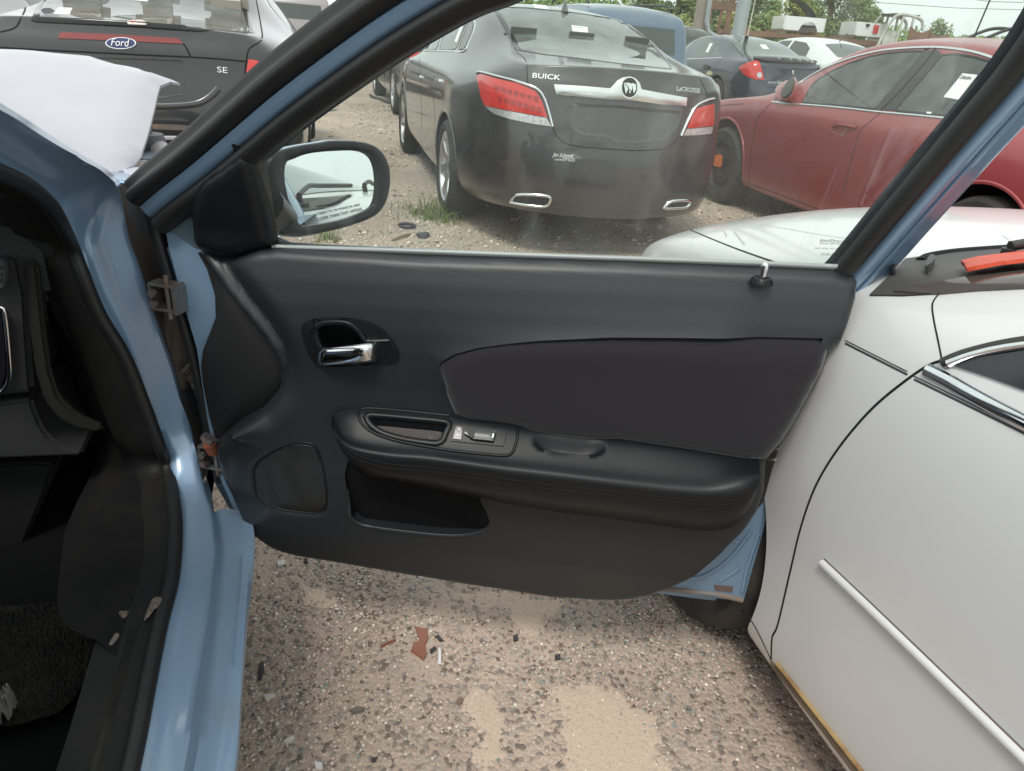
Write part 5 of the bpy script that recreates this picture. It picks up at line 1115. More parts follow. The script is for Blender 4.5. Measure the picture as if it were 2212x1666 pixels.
strip(rd, zz('c', (1030, 440), (1100, 395), (1200, 345), (1300, 307), (1400, 280), (1500, 262), (1630, 252), (1755, 250), (1850, 258), (1950, 275), (2040, 302), (2112, 335)), 'chrome_trim', CHROME, .022, .008, mirror=True)
strip(rd, zz('c', (890, 535), (960, 543), (1050, 549), (1250, 566), (1450, 588), (1650, 606), (1852, 626)), 'chrome_trim', CHROME, .018, .007, mirror=True)
for pl in (zz('c', (1462, 590), (1420, 625), (1385, 655), (1350, 690), (1325, 770), (1290, 900), (1255, 1030)), zz('c', (918, 515), (880, 545), (845, 585), (812, 625), (798, 680), (780, 800), (768, 930), (762, 1010)), zz('c', (706, 943), (900, 1010), (1130, 1096)), zz('c', (590, 560), (650, 552), (740, 545))):
    strip(rd, pl, 'panel_gap', SEAM, .007, .0012)
mh = patch(rd, zz('c', (922, 490), (938, 458), (965, 437), (1005, 430), (1034, 433), (1030, 480), (1016, 525), (985, 545), (945, 538), (922, 525)), 'side_mirror', MAR, None, .05, thick=.06, sm=1, pill=.012, pw=.03); patch(rd, zz('c', (985, 480), (1008, 445), (1030, 440), (1025, 490), (1012, 520), (985, 540), (960, 535), (965, 505)), 'mirror_bezel', BLKP, mh, .072, thick=.03, sm=1)
hc = smooth_poly(zz('c', (1196, 668), (1215, 648), (1250, 642), (1285, 648), (1300, 668), (1290, 695), (1260, 712), (1225, 705), (1200, 690)), 1)
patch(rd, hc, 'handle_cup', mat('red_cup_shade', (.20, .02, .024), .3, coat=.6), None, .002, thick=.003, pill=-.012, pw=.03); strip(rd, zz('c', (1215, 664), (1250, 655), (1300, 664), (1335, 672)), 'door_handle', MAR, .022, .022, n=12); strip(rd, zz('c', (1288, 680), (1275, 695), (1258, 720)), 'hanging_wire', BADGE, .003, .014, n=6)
tg = patch(rd, zz('c', (616, 815), (628, 808), (655, 814), (652, 868), (640, 874), (610, 866)), 'orange_tag', mat('orange_card', (.85, .20, .04), .6), None, .05, thick=.003, solid=.002); strip(rd, zz('c', (628, 780), (630, 812)), 'tag_string', INK, .002, .06, tg, n=4)
st2 = patch(rd, zz('h', (1600, 740), (1747, 756), (1555, 1003), (1410, 976)), 'lot_sticker', STK, None, .005, thick=.001)
car_text(rd, '28684', zz('h', (1578, 778))[0], zz('h', (1690, 793))[0], .022, 'sticker_number', INK, st2, extrude=0, lift=.004)
patch(rd, zz('c', (1704, 588), (1728, 590), (1725, 600), (1702, 597)), 'small_sticker', STK, None, .005, thick=.001)
V = View(rd, 'F'); 
for s in (-1, 1): patch(V, [(s*.55, .62), (s*.8, .66), (s*.8, .75), (s*.6, .78)], 'headlamp', CLR, None, .006, thick=.02)
V = View(rd, 'B')
for s in (-1, 1): patch(V, [(s*.5, .75), (s*.8, .75), (s*.8, .95), (s*.5, .95)], 'tail_lamp', RED, None, .006, thick=.02)
# ======== pale car, right foreground, nose away from the camera
WCAR = mat('off_white_car_paint', (.68, .68, .675), .32, coat=.8, var=.12, vscale=2, var_col=(.62, .615, .605), coat_rough=.07, dust=.16, dust_col=(.46, .41, .36), dscale=3)
wc = Car('white_sedan', 'off-white sedan filling the right foreground with pinstripes and a white rubbing strip', 2.13, -.99, .30)
wb = 2.88; S = sedan(2.8, 1.1, 1.0, .90, 1.45, .985, 1.08, 1.005, 0, .66)
S[10] = (2.46, .90, .19, .955, .80, .985, 1.035); S[11] = (2.8, .895, .20, .925, .735, .955, 1.02); S[12] = (3.25, .875, .22, .86, .69, .90, .965); S[13] = (3.58, .80, .24, .74, .60, .79, .85); S[14] = (3.72, .69, .26, .62, .52, .66, .72)
S = [(s[0], s[1], s[2]-.07, *s[3:]) for s in S]
S[9] = (2.2, .90, .12, .955, .70, 1.11, 1.155)
build_body(wc, body_me(S, REAR, FRONT, .12, .14, 4, low=.972), WCAR, (0, wb), .352, arch_h=.325)
wells(wc, .87, (0, wb), .352, .325); wheels4(wc, wb, .322, .775, .21, STEEL, 'steel')
VT = View(wc, 'T'); VL = View(wc, 'L'); VB = View(wc, 'B'); VF = View(wc, 'F'); VR = View(wc, 'R')
ws = patch(VT, [(-.77, 2.36), (-.40, 2.42), (0, 2.445), (.40, 2.42), (.77, 2.36), (.66, 2.08), (.55, 1.74), (0, 1.80), (-.55, 1.74), (-.66, 2.08)], 'windscreen', mat('windscreen_glass', (.07, .10, .09), .05, spec=.9), None, .003, thick=.004)
COWL = mat('cowl_black', (.020, .020, .021), .5, dust=.5)
patch(wc, [(1880, 640), (1915, 606), (1955, 563), (2050, 549), (2212, 537), (2330, 532), (2330, 618), (2212, 625), (2120, 629), (2027, 637), (1950, 641)], 'cowl_panel', COWL, None, .004, thick=.004, mirror=True)
patch(wc, zz('W', (330, 590), (560, 545), (900, 480), (1382, 440), (1800, 420), (1800, 530), (1382, 556), (1000, 575), (700, 602), (500, 603)), 'screen_edge', mat('screen_glass_reflection', (.085, .07, .06), .06, spec=.8), None, .006, thick=.004)  # brownish reflection painted into this sliver of windscreen
strip(wc, zz('W', (540, 335), (600, 300), (800, 265), (1100, 240), (1400, 222), (1800, 205)), 'bonnet_gap', SEAM, .020, .008, n=24)
for q in (((600, 360), (640, 352), (660, 372), (640, 420), (600, 450), (580, 455)), ((310, 430), (345, 425), (350, 455), (320, 465))): patch(wc, zz('W', *q), 'cowl_clip', BLKP, None, .018, thick=.01, sm=1)
for x0, x1 in ((-.62, .02), (.02, .62)):
    a = VT.hit((x0, 2.50)); b = VT.hit((x1, 2.44)); mid = VT.hit(((x0+x1)/2, 2.44))
    wi = tube('wiper', crom([a[0]+UZ*.03, (a[0]+mid[0])/2+UZ*.045, mid[0]+UZ*.03, b[0]+UZ*.022], 14), .009, BLKP, wc.root, 8)
    tube('wiper_pivot', [a[0]-UZ*.01, a[0]+UZ*.026], .011, BLKP, wi, 12)
og = patch(wc, zz('W', (868, 432), (1000, 398), (1200, 372), (1400, 345), (1560, 325), (1560, 405), (1400, 425), (1180, 450), (1000, 482), (938, 492)), 'orange_marker', mat('orange_plastic', (.62, .075, .03), .5, bump=.6, bscale=18, var=.4, vscale=25, var_col=(.55, .06, .02)), None, .022, solid=.006, pill=.006); og.parent = None; og.matrix_parent_inverse.identity()
tag(og, 'bright orange plastic flag tucked under the wiper of the white foreground car', 'marker flag')
for pl, wd in (([(2027, 637), (2016, 652), (2014, 668), (2019, 700), (2027, 738), (2035, 778)], .0028), ([(2035, 779), (2005, 790), (1960, 820), (1900, 868), (1850, 920), (1800, 985), (1760, 1055), (1730, 1140), (1706, 1240), (1684, 1335), (1676, 1362), (1668, 1378), (1666, 1424)], .005)): strip(wc, pl, 'panel_gap', SEAM, wd, .0012)
strip(wc, [(1600, 1318), (1630, 1352), (1666, 1426)], 'panel_gap', SEAM, .003, .0012)
PIN = mat('pinstripe_grey', (.05, .055, .06), .5)
for a, b, c, d in (((1826, 735.5), (1964, 803), (1981, 811), (2230, 938)),):
    for dy, wd in ((0, .0022), (6.5, .0042)):
        strip(wc, [(a[0], a[1]+dy), (b[0]-4, b[1]+dy)], 'pinstripe', PIN, wd, .0008, smooth=False, n=14); strip(wc, [(c[0]-6, c[1]+dy+2), (d[0], d[1]+dy)], 'pinstripe', PIN, wd, .0008, smooth=False, n=20)
ml = [(1779, 1216), (1880, 1312), (2000, 1428), (2110, 1535), (2240, 1662), (2420, 1840)]
strip(wc, ml, 'rubbing_strip_edge', mat('strip_grime', (.14, .10, .09), .8), .021, .003, smooth=False, n=40); strip(wc, ml, 'rubbing_strip', WCAR, .0165, .010, smooth=False, n=40)
RST = mat('rust_stain', (.40, .27, .12), .7, var=.9, vscale=14, var_col=(.20, .10, .04))
strip(wc, [(1668, 1434), (1720, 1500), (1785, 1582), (1850, 1668), (1940, 1790)], 'sill_channel', mat('sill_channel_brown', (.20, .15, .10), .5, var=.6, vscale=20, var_col=(.08, .05, .035)), .022, .004, smooth=False, n=24)
strip(wc, [(1680, 1432), (1732, 1498), (1797, 1580), (1866, 1668), (1960, 1790)], 'rust_edge', RST, .007, .0065, smooth=False, n=24)
strip(wc, zz('W', (600, 1210), (760, 1290), (950, 1400), (1150, 1510), (1400, 1640), (1700, 1790)), 'chrome_trim', CHROME, .022, .008, smooth=False, n=26)
patch(wc, zz('W', (800, 1170), (1000, 1120), (1400, 1060), (1700, 1040), (1700, 1420), (1400, 1380), (1100, 1270)), 'quarter_glass', mat('dark_quarter', (.03, .032, .036), .12), None, .004, thick=.004)
strip(wc, zz('W', (735, 1160), (850, 1110), (1000, 1065), (1200, 1020), (1420, 985), (1700, 950)), 'window_seal', BLKP, .018, .010, n=24); strip(wc, zz('W', (790, 1165), (950, 1110), (1150, 1065), (1400, 1030), (1700, 1000)), 'chrome_trim', CHROME, .012, .012, n=24)
for V in (VL, VR):
    for q in (((1.15, 1.0), (1.15, 1.33), (1.6, 1.31), (1.9, 1.2), (2.15, 1.0)), ((.2, 1.0), (.3, 1.2), (.6, 1.3), (1.06, 1.33), (1.06, 1.0))): patch(V, q, 'side_window', FARG, None, .002, thick=.004)
hl = patch(wc, zz('c', (60, 1330), (85, 1285), (130, 1255), (180, 1246), (176, 1290), (160, 1334), (110, 1345)), 'headlamp', mat('amber_headlamp', (.62, .42, .34), .1, metal=.4, var=.6, vscale=40, var_col=(.6, .6, .6)), None, .004, thick=.01)
strip(wc, zz('c', (390, 1178), (480, 1215), (600, 1265), (720, 1312), (850, 1358), (1000, 1410)), 'bonnet_gap', SEAM, .005, .0012); strip(wc, zz('c', (180, 1245), (240, 1238), (300, 1200), (390, 1178)), 'bonnet_gap', SEAM, .004, .0012)
SCR = mat('scratch_grey', (.45, .45, .44), .6)
for q in (((590, 1205), (640, 1215), (650, 1245)), ((690, 1215), (745, 1285)), ((800, 1180), (900, 1190), (1100, 1225), (1300, 1255)), ((2100, 1235), (2150, 1275))): strip(wc, zz('c', *q), 'paint_scratch', SCR, .006, .0006, n=10)
for s in (-1, 1): patch(VB, [(s*.45, .72), (s*.75, .72), (s*.75, .92), (s*.45, .92)], 'tail_lamp', RED, None, .006, thick=.02)
# ======== far cars set out in their own measures
def plain_car(name, label, x, y, yaw, paint, wb=2.8, w_=.90, h=1.46, belt=.99, deck=1.10, z=0., van=False, seat_mt=None, rear_lamp=True, grp=None, lev=3):
    c = Car(name, label, x, y, yaw, z, 'van' if van == 1 else ('SUV' if van == 2 else 'car'), grp)
    if van:
        S = [(-1.0, w_*.90, .35, belt, w_*.80, h-.30, h-.26), (-.85, w_*.97, .32, belt, w_*.76, h-.12, h-.07), (-.4, w_, .25, belt, w_*.74, h-.07, h-.01), (.3, w_, .22, belt, w_*.74, h-.06, h), (1.0, w_, .2, belt, w_*.74, h-.06, h), (1.6, w_, .2, belt, w_*.74, h-.09, h-.03),
             (1.95, w_, .2, belt-.02, w_*.76, h-.22, h-.16), (2.4, w_, .2, belt-.03, w_*.80, h-.50, h-.45), (2.75, w_, .2, belt-.04, w_*.82, belt+.02, belt+.08), (wb+.2, w_*.98, .22, belt-.12, w_*.76, belt-.06, belt), (wb+.6, w_*.92, .24, belt-.26, w_*.68, belt-.22, belt-.17), (wb+.85, w_*.80, .27, belt-.42, w_*.58, belt-.42, belt-.36)]
        rr_ = [0, -.03, -.05, -.03, 0, .02, .05, .09]
    else: S = sedan(wb, 1.08, .96, w_, h, belt, deck, belt, 0, .65); rr_ = REAR
    build_body(c, body_me(S, rr_, FRONT, .10, .12, lev), paint, (0, wb), .385)
    wells(c, w_*.96, (0, wb), .385); wheels4(c, wb, .335, w_-.11, .21)
    for f in 'LR':
        V = View(c, f)
        if van: qs = (((1.2, belt+.03), (1.2, h-.16), (1.65, h-.18), (2.1, h-.45), (2.3, belt+.03)), ((.1, belt+.03), (.1, h-.16), (1.12, h-.16), (1.12, belt+.03)), ((-.7, belt+.05), (-.62, h-.2), (.02, h-.16), (.02, belt+.03)))
        else: qs = (((1.15, belt+.02), (1.15, h-.11), (1.55, h-.13), (1.88, h-.26), (2.15, belt+.0)), ((.22, belt+.02), (.35, h-.24), (.6, h-.14), (1.06, h-.11), (1.06, belt+.02)))
        for q in qs: patch(V, q, 'side_window', FARG, None, .002, thick=.004)
        for yy in (.55, 1.55): strip(V, [(yy-.1, belt-.12), (yy+.08, belt-.12)], 'door_handle', paint, .03, .02, n=5)
        strip(V, [(1.11, .32), (1.11, belt)], 'panel_gap', SEAM, .008, .002, n=12)
    V = View(c, 'B')
    if van: patch(V, [(-.62, belt+.08), (.62, belt+.08), (.58, h-.3), (-.58, h-.3)], 'rear_window', FARG, None, .003, thick=.004)
    else: patch(View(c, 'T'), [(-.56, -.50), (0, -.56), (.56, -.50), (.5, .12), (0, .18), (-.5, .12)], 'rear_window', FARG, None, .003, thick=.004)
    if rear_lamp:
        for s in (-1, 1): patch(V, [(s*w_*.55, belt-.22), (s*w_*.86, belt-.20), (s*w_*.86, belt-.06), (s*w_*.60, belt-.08)], 'tail_lamp', RED, None, .008, thick=.03)
    patch(V, [(-.26, .62), (.26, .62), (.26, .74), (-.26, .74)], 'plate_recess', BLKP, None, .003, thick=.004)
    V = View(c, 'F')
    for s in (-1, 1): patch(V, [(s*w_*.5, .62), (s*w_*.8, .64), (s*w_*.8, .72), (s*w_*.55, .74)], 'headlamp', CLR, None, .006, thick=.02)
    for s in (-1, 1):
        bm = bmesh.new(); box_bm(bm, (s*(w_+.07), 2.02, belt+.03), (.18, .09, .13), c.M, .035); autosmooth(put('side_mirror', bm_mesh(bm), paint, c.root))
    return c
# ======== navy sedan with boot spoiler
NAVY = mat('navy_car_paint', (.022, .034, .055), .3, metal=.4, coat=1., dust=.45, dust_col=(.22, .24, .26), dscale=1.5)
g6 = Car('navy_sedan', 'dark navy sedan with a boot spoiler and red wedge tail lamps beyond the grey sedan', 4.27, 15.6, .275, .09)
wb = 2.85; S = sedan(wb, 1.02, .95, .895, 1.46, 1.0, 1.10, .98, 0, .66)
build_body(g6, body_me(S, REAR, FRONT, .12, .12, 4), NAVY, (0, wb), .385); wells(g6, .87, (0, wb), .385); wheels4(g6, wb, .335, .78, .21)
FG2 = mat('pale_rear_glass', (.10, .125, .12), .08, spec=.9)
for q, nm in ((((1085, 412), (1300, 398), (1550, 408), (1700, 490), (1885, 640), (1600, 635), (1285, 626), (1205, 540)), 'rear_window'), (((626, 462), (790, 424), (690, 520), (650, 600)), 'side_window'), (((815, 424), (920, 432), (975, 480), (900, 630), (685, 645), (750, 520)), 'side_window'), (((985, 498), (1040, 628), (908, 630)), 'side_window')): patch(g6, zz('g', *q), nm, FG2, None, .003, thick=.004)
patch(g6, zz('g', (1230, 750), (1262, 722), (1330, 692), (1440, 668), (1465, 720), (1488, 800), (1505, 885), (1400, 875), (1330, 850), (1280, 820)), 'tail_lamp', RED, None, .012, thick=.03, pill=.008); disc(g6, zz('g', (1450, 830))[0], 5.4, 6.4, 'reverse_lamp', CLR, .026, None, 14)
patch(g6, zz('g', (2118, 715), (2145, 715), (2150, 745), (2110, 765)), 'tail_lamp', RED, None, .012, thick=.03)
patch(g6, zz('g', (1388, 656), (1430, 640), (1600, 636), (1900, 645), (2100, 660), (2126, 680), (2112, 708), (1900, 702), (1700, 690), (1500, 678), (1420, 668)), 'boot_spoiler', mat('spoiler_black', (.015, .017, .02), .3, coat=.5), None, .05, thick=.05)
strip(g6, zz('g', (660, 652), (800, 645), (1045, 636)), 'chrome_trim', CHROME, .022, .008); car_text(g6, 'PONTIAC', zz('g', (1548, 910))[0], zz('g', (1635, 912))[0], .03, 'lettering', BADGE); car_text(g6, 'G6', zz('g', (1645, 910))[0], zz('g', (1702, 912))[0], .05, 'lettering', BADGE)
patch(g6, zz('g', (1810, 775), (1830, 775), (1820, 835)), 'emblem', BADGE, None, .012, thick=.01); patch(g6, zz('g', (1455, 495), (1520, 497), (1558, 545), (1490, 540)), 'lot_sticker', STK, None, .006, thick=.001); patch(g6, zz('g', (912, 478), (940, 480), (890, 578), (860, 580)), 'window_sticker', STK, None, .006, thick=.001); patch(g6, zz('g', (1265, 376), (1340, 378), (1370, 402), (1300, 400)), 'roof_sticker', STK, None, .004, thick=.001)
for pl in (zz('g', (1045, 640), (960, 740), (905, 860)), zz('g', (1465, 690), (1500, 820), (1520, 950), (1760, 960)), zz('g', (680, 655), (690, 760), (700, 860)), zz('g', (960, 370), (1040, 395), (1085, 412), (1200, 540), (1280, 628))): strip(g6, pl, 'panel_gap', SEAM, .012, .002)
patch(g6, zz('g', (830, 745), (870, 712), (915, 735), (905, 752), (850, 765)), 'door_handle', BLKP, None, .02, thick=.02); disc(g6, zz('g', (905, 806))[0], 6.5, 5, 'fuel_cap_sticker', mat('pale_yellow', (.55, .50, .30), .6), .006, None, 10)
# ======== the rest of the rows
CARS = 'cars parked in the far rows'
SILV = mat('silver_car_paint', (.38, .38, .38), .3, metal=.6, coat=.8, dust=.3); LAV = mat('pewter_car_paint', (.30, .275, .285), .32, metal=.4, coat=.8, dust=.3); WH2 = mat('white_far_paint', (.72, .73, .72), .3, coat=.6, dust=.2)
VANB = mat('blue_van_paint', (.10, .155, .23), .3, metal=.4, coat=.9, dust=.3); GRN = mat('dark_green_paint', (.02, .028, .026), .3, metal=.3, coat=.9, dust=.4)
dk = plain_car('dark_green_sedan', 'dark green sedan beyond the front of the grey sedan, half hidden', -1.33, 12.1, .30, GRN, grp=CARS)
mv = plain_car('blue_minivan', 'blue minivan seen from behind over the roof of the grey sedan', 1.15, 13.0, .28, VANB, 3.0, .99, 1.78, 1.05, van=1, grp=CARS)
for s in (-1, 1): tube('roof_rail', crom([mv.w((s*.66, -.5, 1.74)), mv.w((s*.66, -.35, 1.80)), mv.w((s*.66, 1.2, 1.81)), mv.w((s*.66, 1.4, 1.75))], 16), .018, BLKP, mv.root)
a = View(mv, 'B').hit((.32, 1.12)); fit_text('Town & Country', View(mv, 'B').hit((.1, .98))[0], View(mv, 'B').hit((.5, .98))[0], a[1], .05, 'lettering', BADGE, mv.root, .004, lift=.006)
sv = plain_car('black_suv', 'black sport utility vehicle with a pale roof edge behind the blue minivan', 3.0, 19.8, .28, GRN, 2.8, .93, 1.72, 1.05, van=2, grp=CARS)
fw_ = plain_car('white_far_sedan', 'white sedan just beyond the navy sedan with only its roof showing', 6.45, 17.2, .28, WH2, 2.85, .90, 1.50, .99, 1.10, .16, grp=CARS)
h_ = View(fw_, 'T').hit((0, .35)); tube('roof_aerial', [h_[0], h_[0]+Vector((.10, -.1, .16))], .012, BLKP, fw_.root)
sl = plain_car('silver_sedan', 'silver sedan far off below the rusty rack', 10.6, 27.0, .3, SILV, grp=CARS)
plain_car('pewter_sedan', 'pewter sedan far off between the rack posts', 15.6, 30.5, .3, LAV, grp=CARS)
plain_car('pale_green_sedan', 'pale sedan in the distance left of the silver sedan under the rack', 8.6, 30.0, .3, WH2, grp=CARS)
lv = plain_car('pewter_suv', 'pewter sport utility vehicle beyond the right flank of the black sedan', -5.15, 16.6, .28, LAV, 2.75, .92, 1.72, 1.08, van=2, grp=CARS)
plain_car('white_roof_suv', 'white sport utility vehicle far beyond the pewter one, red tail lamp showing', -6.0, 23.5, .28, WH2, 2.75, .92, 1.70, 1.08, van=2, grp=CARS)
plain_car('grey_left_sedan', 'grey sedan at the far left edge past the black sedan', -5.6, 7.3, .28, LAV, grp=CARS)
# ---------------------------------------------------------------- poles, rack, wrecks and trees
WOODP = mat('weathered_pole_wood', (.25, .21, .175), .9, bump=.6, bscale=30, var=.6, vscale=4, var_col=(.33, .29, .25)); GALV = mat('galvanised_steel', (.33, .37, .38), .5, metal=.5, var=.3, vscale=3); RUSTB = mat('rust_beam', (.16, .10, .075), .9, bump=.5, bscale=12, var=.7, vscale=3, var_col=(.27, .14, .08))
def stand(p, y):
    q = at_y(p, y); return Vector((q.x, y, 0))
a = stand((1513, 40), 24); po = tube('utility_pole', [a, a+UZ*9], [.19, .15], WOODP, None, 14); tag(po, 'thick weathered wooden utility pole rising behind the parked cars', 'pole')
cp = stand((1527, 40), 23.8); cond = tube('pole_conduit', crom([cp+UZ*8.5, cp+UZ*3, cp+UZ*2.2, cp+Vector((.05, 0, 1.75)), cp+Vector((.35, 0, 1.55)), cp+Vector((1.5, 0, 1.5))], 30), .075, GALV); tag(cond, 'grey conduit pipe strapped beside the wooden pole, bending right at its foot', 'pipe')
a = stand((1601, 40), 22); tag(tube('steel_post', [a, a+UZ*8], .18, GALV, None, 12), 'grey galvanised steel post right of the wooden pole', 'post')
fr = thing('rusty_gantry', 'rusty steel gantry frame standing between the two poles', 'frame', None, tuple(stand((1560, 40), 26)))
for nm, px_ in (('upright', 1533), ('upright', 1556), ('upright', 1573)):
    q = stand((px_, 40), 26); box(nm, (q.x, 26, 1.6), (.07 if px_ != 1573 else .15, .12, 3.2), RUSTB, fr)
q0 = at_y((1530, 10), 26); q1 = at_y((1588, 6), 26); box('crossbeam', ((q0.x+q1.x)/2, 26, q0.z), (q1.x-q0.x+.3, .16, .25), RUSTB, fr)
wa = stand((1622, 40), 21); wh = tube('whip_aerial', [Vector((wa.x, 21, 1.4)), Vector((wa.x+.05, 21, 4.5))], .012, mat('aerial_pale', (.6, .55, .5), .5)); tag(wh, 'thin pale whip aerial standing up behind the navy sedan', 'aerial')
ta = at_y((2112, 62), 9.0); tb_ = at_y((2141, -6), 9.0); an_ = tube('tilted_aerial', [ta-(tb_-ta)*.6, tb_+(tb_-ta)*.5], .009, BLKP); tag(an_, 'dark tilted radio aerial sticking up beyond the red car roof', 'aerial')
# rack
RY = 34.0
rk = thing('storage_rack', 'long rusty steel rack carrying truck beds and body shells', 'rack', None, (15, RY, 0))
za = at_y((1700, 79), RY).z; xa, xb = at_y((1560, 70), RY).x, at_y((2230, 95), RY).x
for dy in (-1.0, 1.0): box('beam', ((xa+xb)/2, RY+dy, za), (xb-xa, .14, .18), RUSTB, rk)
for k in range(9):
    x = xa+(xb-xa)*(k+.5)/9
    for dy in (-1.0, 1.0): box('post', (x, RY+dy, za/2-.07), (.14, .14, za-.14-.13), RUSTB, rk)
    box('cross_bar', (x, RY, za+.17), (.12, 2.2, .08), RUSTB, rk)
ztop = za+.21
def bed(name, label, x0, x1, wheel_at, tail=False):
    t = thing(name, label, 'truck bed', None, ((x0+x1)/2, RY, ztop)); L = x1-x0; bm = bmesh.new(); n = 24; hgt = .52
    vs = []
    top = [bm.verts.new((x0+L*k/n, RY-.85, ztop+hgt)) for k in range(n+1)]; bot = []
    for k in range(n+1):
        x = x0+L*k/n; d = abs(x-(x0+L*wheel_at)); bot.append(bm.verts.new((x, RY-.87, ztop+(max(.02, math.sqrt(max(0, .36**2-d*d))) if not tail else .02))))
    for k in range(n): bm.faces.new((bot[k], bot[k+1], top[k+1], top[k]))
    o = put('bed_side', bm_mesh(bm), WH2, t, smooth=False); thicken(o, .05)
    box('bed_side', ((x0+x1)/2, RY+.85, ztop+.27), (L, .05, .5), WH2, t); box('bed_floor', ((x0+x1)/2, RY, ztop+.22), (L*.98, 1.66, .05), mat('bed_liner', (.05, .05, .05), .8), t); box('tailgate', (x0-.03, RY, ztop+.28), (.05, 1.72, .48), WH2, t); box('headboard', (x1+.03, RY, ztop+.28), (.05, 1.72, .5), WH2, t)
    return t
x0, x1 = at_y((1682, 55), RY).x, at_y((1764, 55), RY).x; b1 = bed('truck_bed', 'white pickup bed with a round wheel cut-out lying on the rusty rack', x0, x1, .62)
bm = bmesh.new(); 
lid = thing('black_cap_panel', 'curved black panel propped up on the white pickup bed', 'panel', None, (x0+.5, RY, ztop+.6))
put('panel', loft_me([[Vector((x0+.1, RY-.6, ztop+1.15)), Vector((x0+.5, RY-.6, ztop+1.1)), Vector((x0+1.0, RY-.6, ztop+.85)), Vector((x0+1.25, RY-.6, ztop+.55))], [Vector((x0+.1, RY+.6, ztop+1.15)), Vector((x0+.5, RY+.6, ztop+1.1)), Vector((x0+1.0, RY+.6, ztop+.85)), Vector((x0+1.25, RY+.6, ztop+.55))]], 16, 4), mat('black_panel', (.02, .02, .022), .4), lid)
x0, x1 = at_y((1836, 55), RY).x, at_y((1896, 58), RY).x; b2 = bed('truck_bed', 'white pickup bed with a red tail lamp at the rack end', x0, x1, .5, True); box('tail_lamp', (x0+(x1-x0)*.64, RY-.90, ztop+.30), (.2, .04, .3), RED, b2); box('handle', (x0+(x1-x0)*.33, RY-.90, ztop+.42), (.14, .03, .1), BLKP, b2)
# stripped cab shell
xc, xd = at_y((1890, 60), RY-1.5).x, at_y((1976, 60), RY-1.5).x; sh = thing('cab_shell', 'stripped pale cab shell with open door frames on the rack', 'body shell', None, ((xc+xd)/2, RY-1.5, ztop))
SHM = mat('shell_pale', (.50, .52, .47), .6, var=.6, vscale=2, var_col=(.2, .18, .15)); L = xd-xc
for dy in (-2.2, -.8):
    yy = RY+dy
    tube('side_frame', crom([Vector((xc, yy, ztop-.35)), Vector((xc+.12*L, yy, ztop+.35)), Vector((xc+.28*L, yy, ztop+.78)), Vector((xc+.6*L, yy, ztop+.82)), Vector((xc+.92*L, yy, ztop+.68)), Vector((xd, yy, ztop+.35))], 30), .06, SHM, sh); tube('door_post', [Vector((xc+.42*L, yy, ztop-.35)), Vector((xc+.45*L, yy, ztop+.8))], .05, SHM, sh); tube('door_post', [Vector((xc+.75*L, yy, ztop-.3)), Vector((xc+.7*L, yy, ztop+.78))], .05, SHM, sh); box('sill', (xc+.45*L, yy, ztop-.32), (.9*L, .1, .12), SHM, sh)
    box('lower_panel', (xc+.24*L, yy+.02, ztop-.0), (.30*L, .04, .5), SHM, sh)
box('roof_skin', (xc+.55*L, RY-1.5, ztop+.84), (.6*L, 1.4, .04), mat('shell_dark_roof', (.06, .055, .07), .5), sh)
xe, xf = at_y((1952, 70), RY-2).x, at_y((2040, 70), RY-2).x
for nm, lb, p0, p1, h0 in (('rusty_body_panel', 'rusty brown body panel leaning on the rack beside the cab shell', xe, xe+(xf-xe)*.52, .55), ('rusty_rear_quarter', 'rusty reddish rear quarter with wheel cut-out at the rack end', xe+(xf-xe)*.50, xf, .45)):
    t = thing(nm, lb, 'body panel', None, ((p0+p1)/2, RY-2.4, ztop)); n = 16; bm = bmesh.new()
    tp = [bm.verts.new((p0+(p1-p0)*k/n, RY-2.5, ztop-.15+h0*(1.1-.35*math.sin(k/n*3.0)))) for k in range(n+1)]; bt = [bm.verts.new((p0+(p1-p0)*k/n, RY-2.5, ztop-.35+(.28*max(0, 1-((k/n-.55)/.25)**2) if 'quarter' in nm else 0))) for k in range(n+1)]
    for k in range(n): bm.faces.new((bt[k], bt[k+1], tp[k+1], tp[k]))
    thicken(put('panel_skin', bm_mesh(bm), RUSTB, t, smooth=False), .06)
xg, xh = at_y((2125, 60), RY-4).x, at_y((2240, 60), RY-4).x; t = thing('bare_roof_frame', 'bare dark windscreen and roof frame of a stripped vehicle at the upper right', 'body shell', None, ((xg+xh)/2, RY-4, ztop))
for dy in (0, 1.3): tube('roof_bow', crom([Vector((xg, RY-4+dy, ztop+.10)), Vector((xg+.9, RY-4+dy, ztop+.55)), Vector((xg+1.6, RY-4+dy, ztop+.62)), Vector((xh, RY-4+dy, ztop+.5)), Vector((xh+.6, RY-4+dy, ztop-.2))], 24), .06, BLKP, t)
box('shell_body', ((xg+1.2+xh)/2+.3, RY-3.4, ztop-.3), ((xh-xg)*.7, 1.2, .4), WH2, t, bev=.05); tube('roll_hoop', crom([Vector((xg+1.0, RY-3.4, ztop-.3)), Vector((xg+1.5, RY-3.4, ztop+.2)), Vector((xg+2.0, RY-3.4, ztop+.5))], 10), .12, BLKP, t)
for k, (p0, p1, y0) in enumerate((((1900, 6), (2230, 22), 60), ((2060, -6), (2230, 6), 55))):
    A, Bq = at_y(p0, y0), at_y(p1, y0); d = Bq-A; wz = tube('overhead_wire', [A-d*.6+UZ*.3, A-d*.2, A, (A+Bq)/2-UZ*.1, Bq, Bq+d*.4+UZ*.2], .022, mat('wire_grey', (.25, .25, .25), .6), None, 6); tag(wz, ('lower of two thin overhead wires crossing the sky at upper right', 'upper of two thin overhead wires crossing the sky at upper right')[k], 'wire')
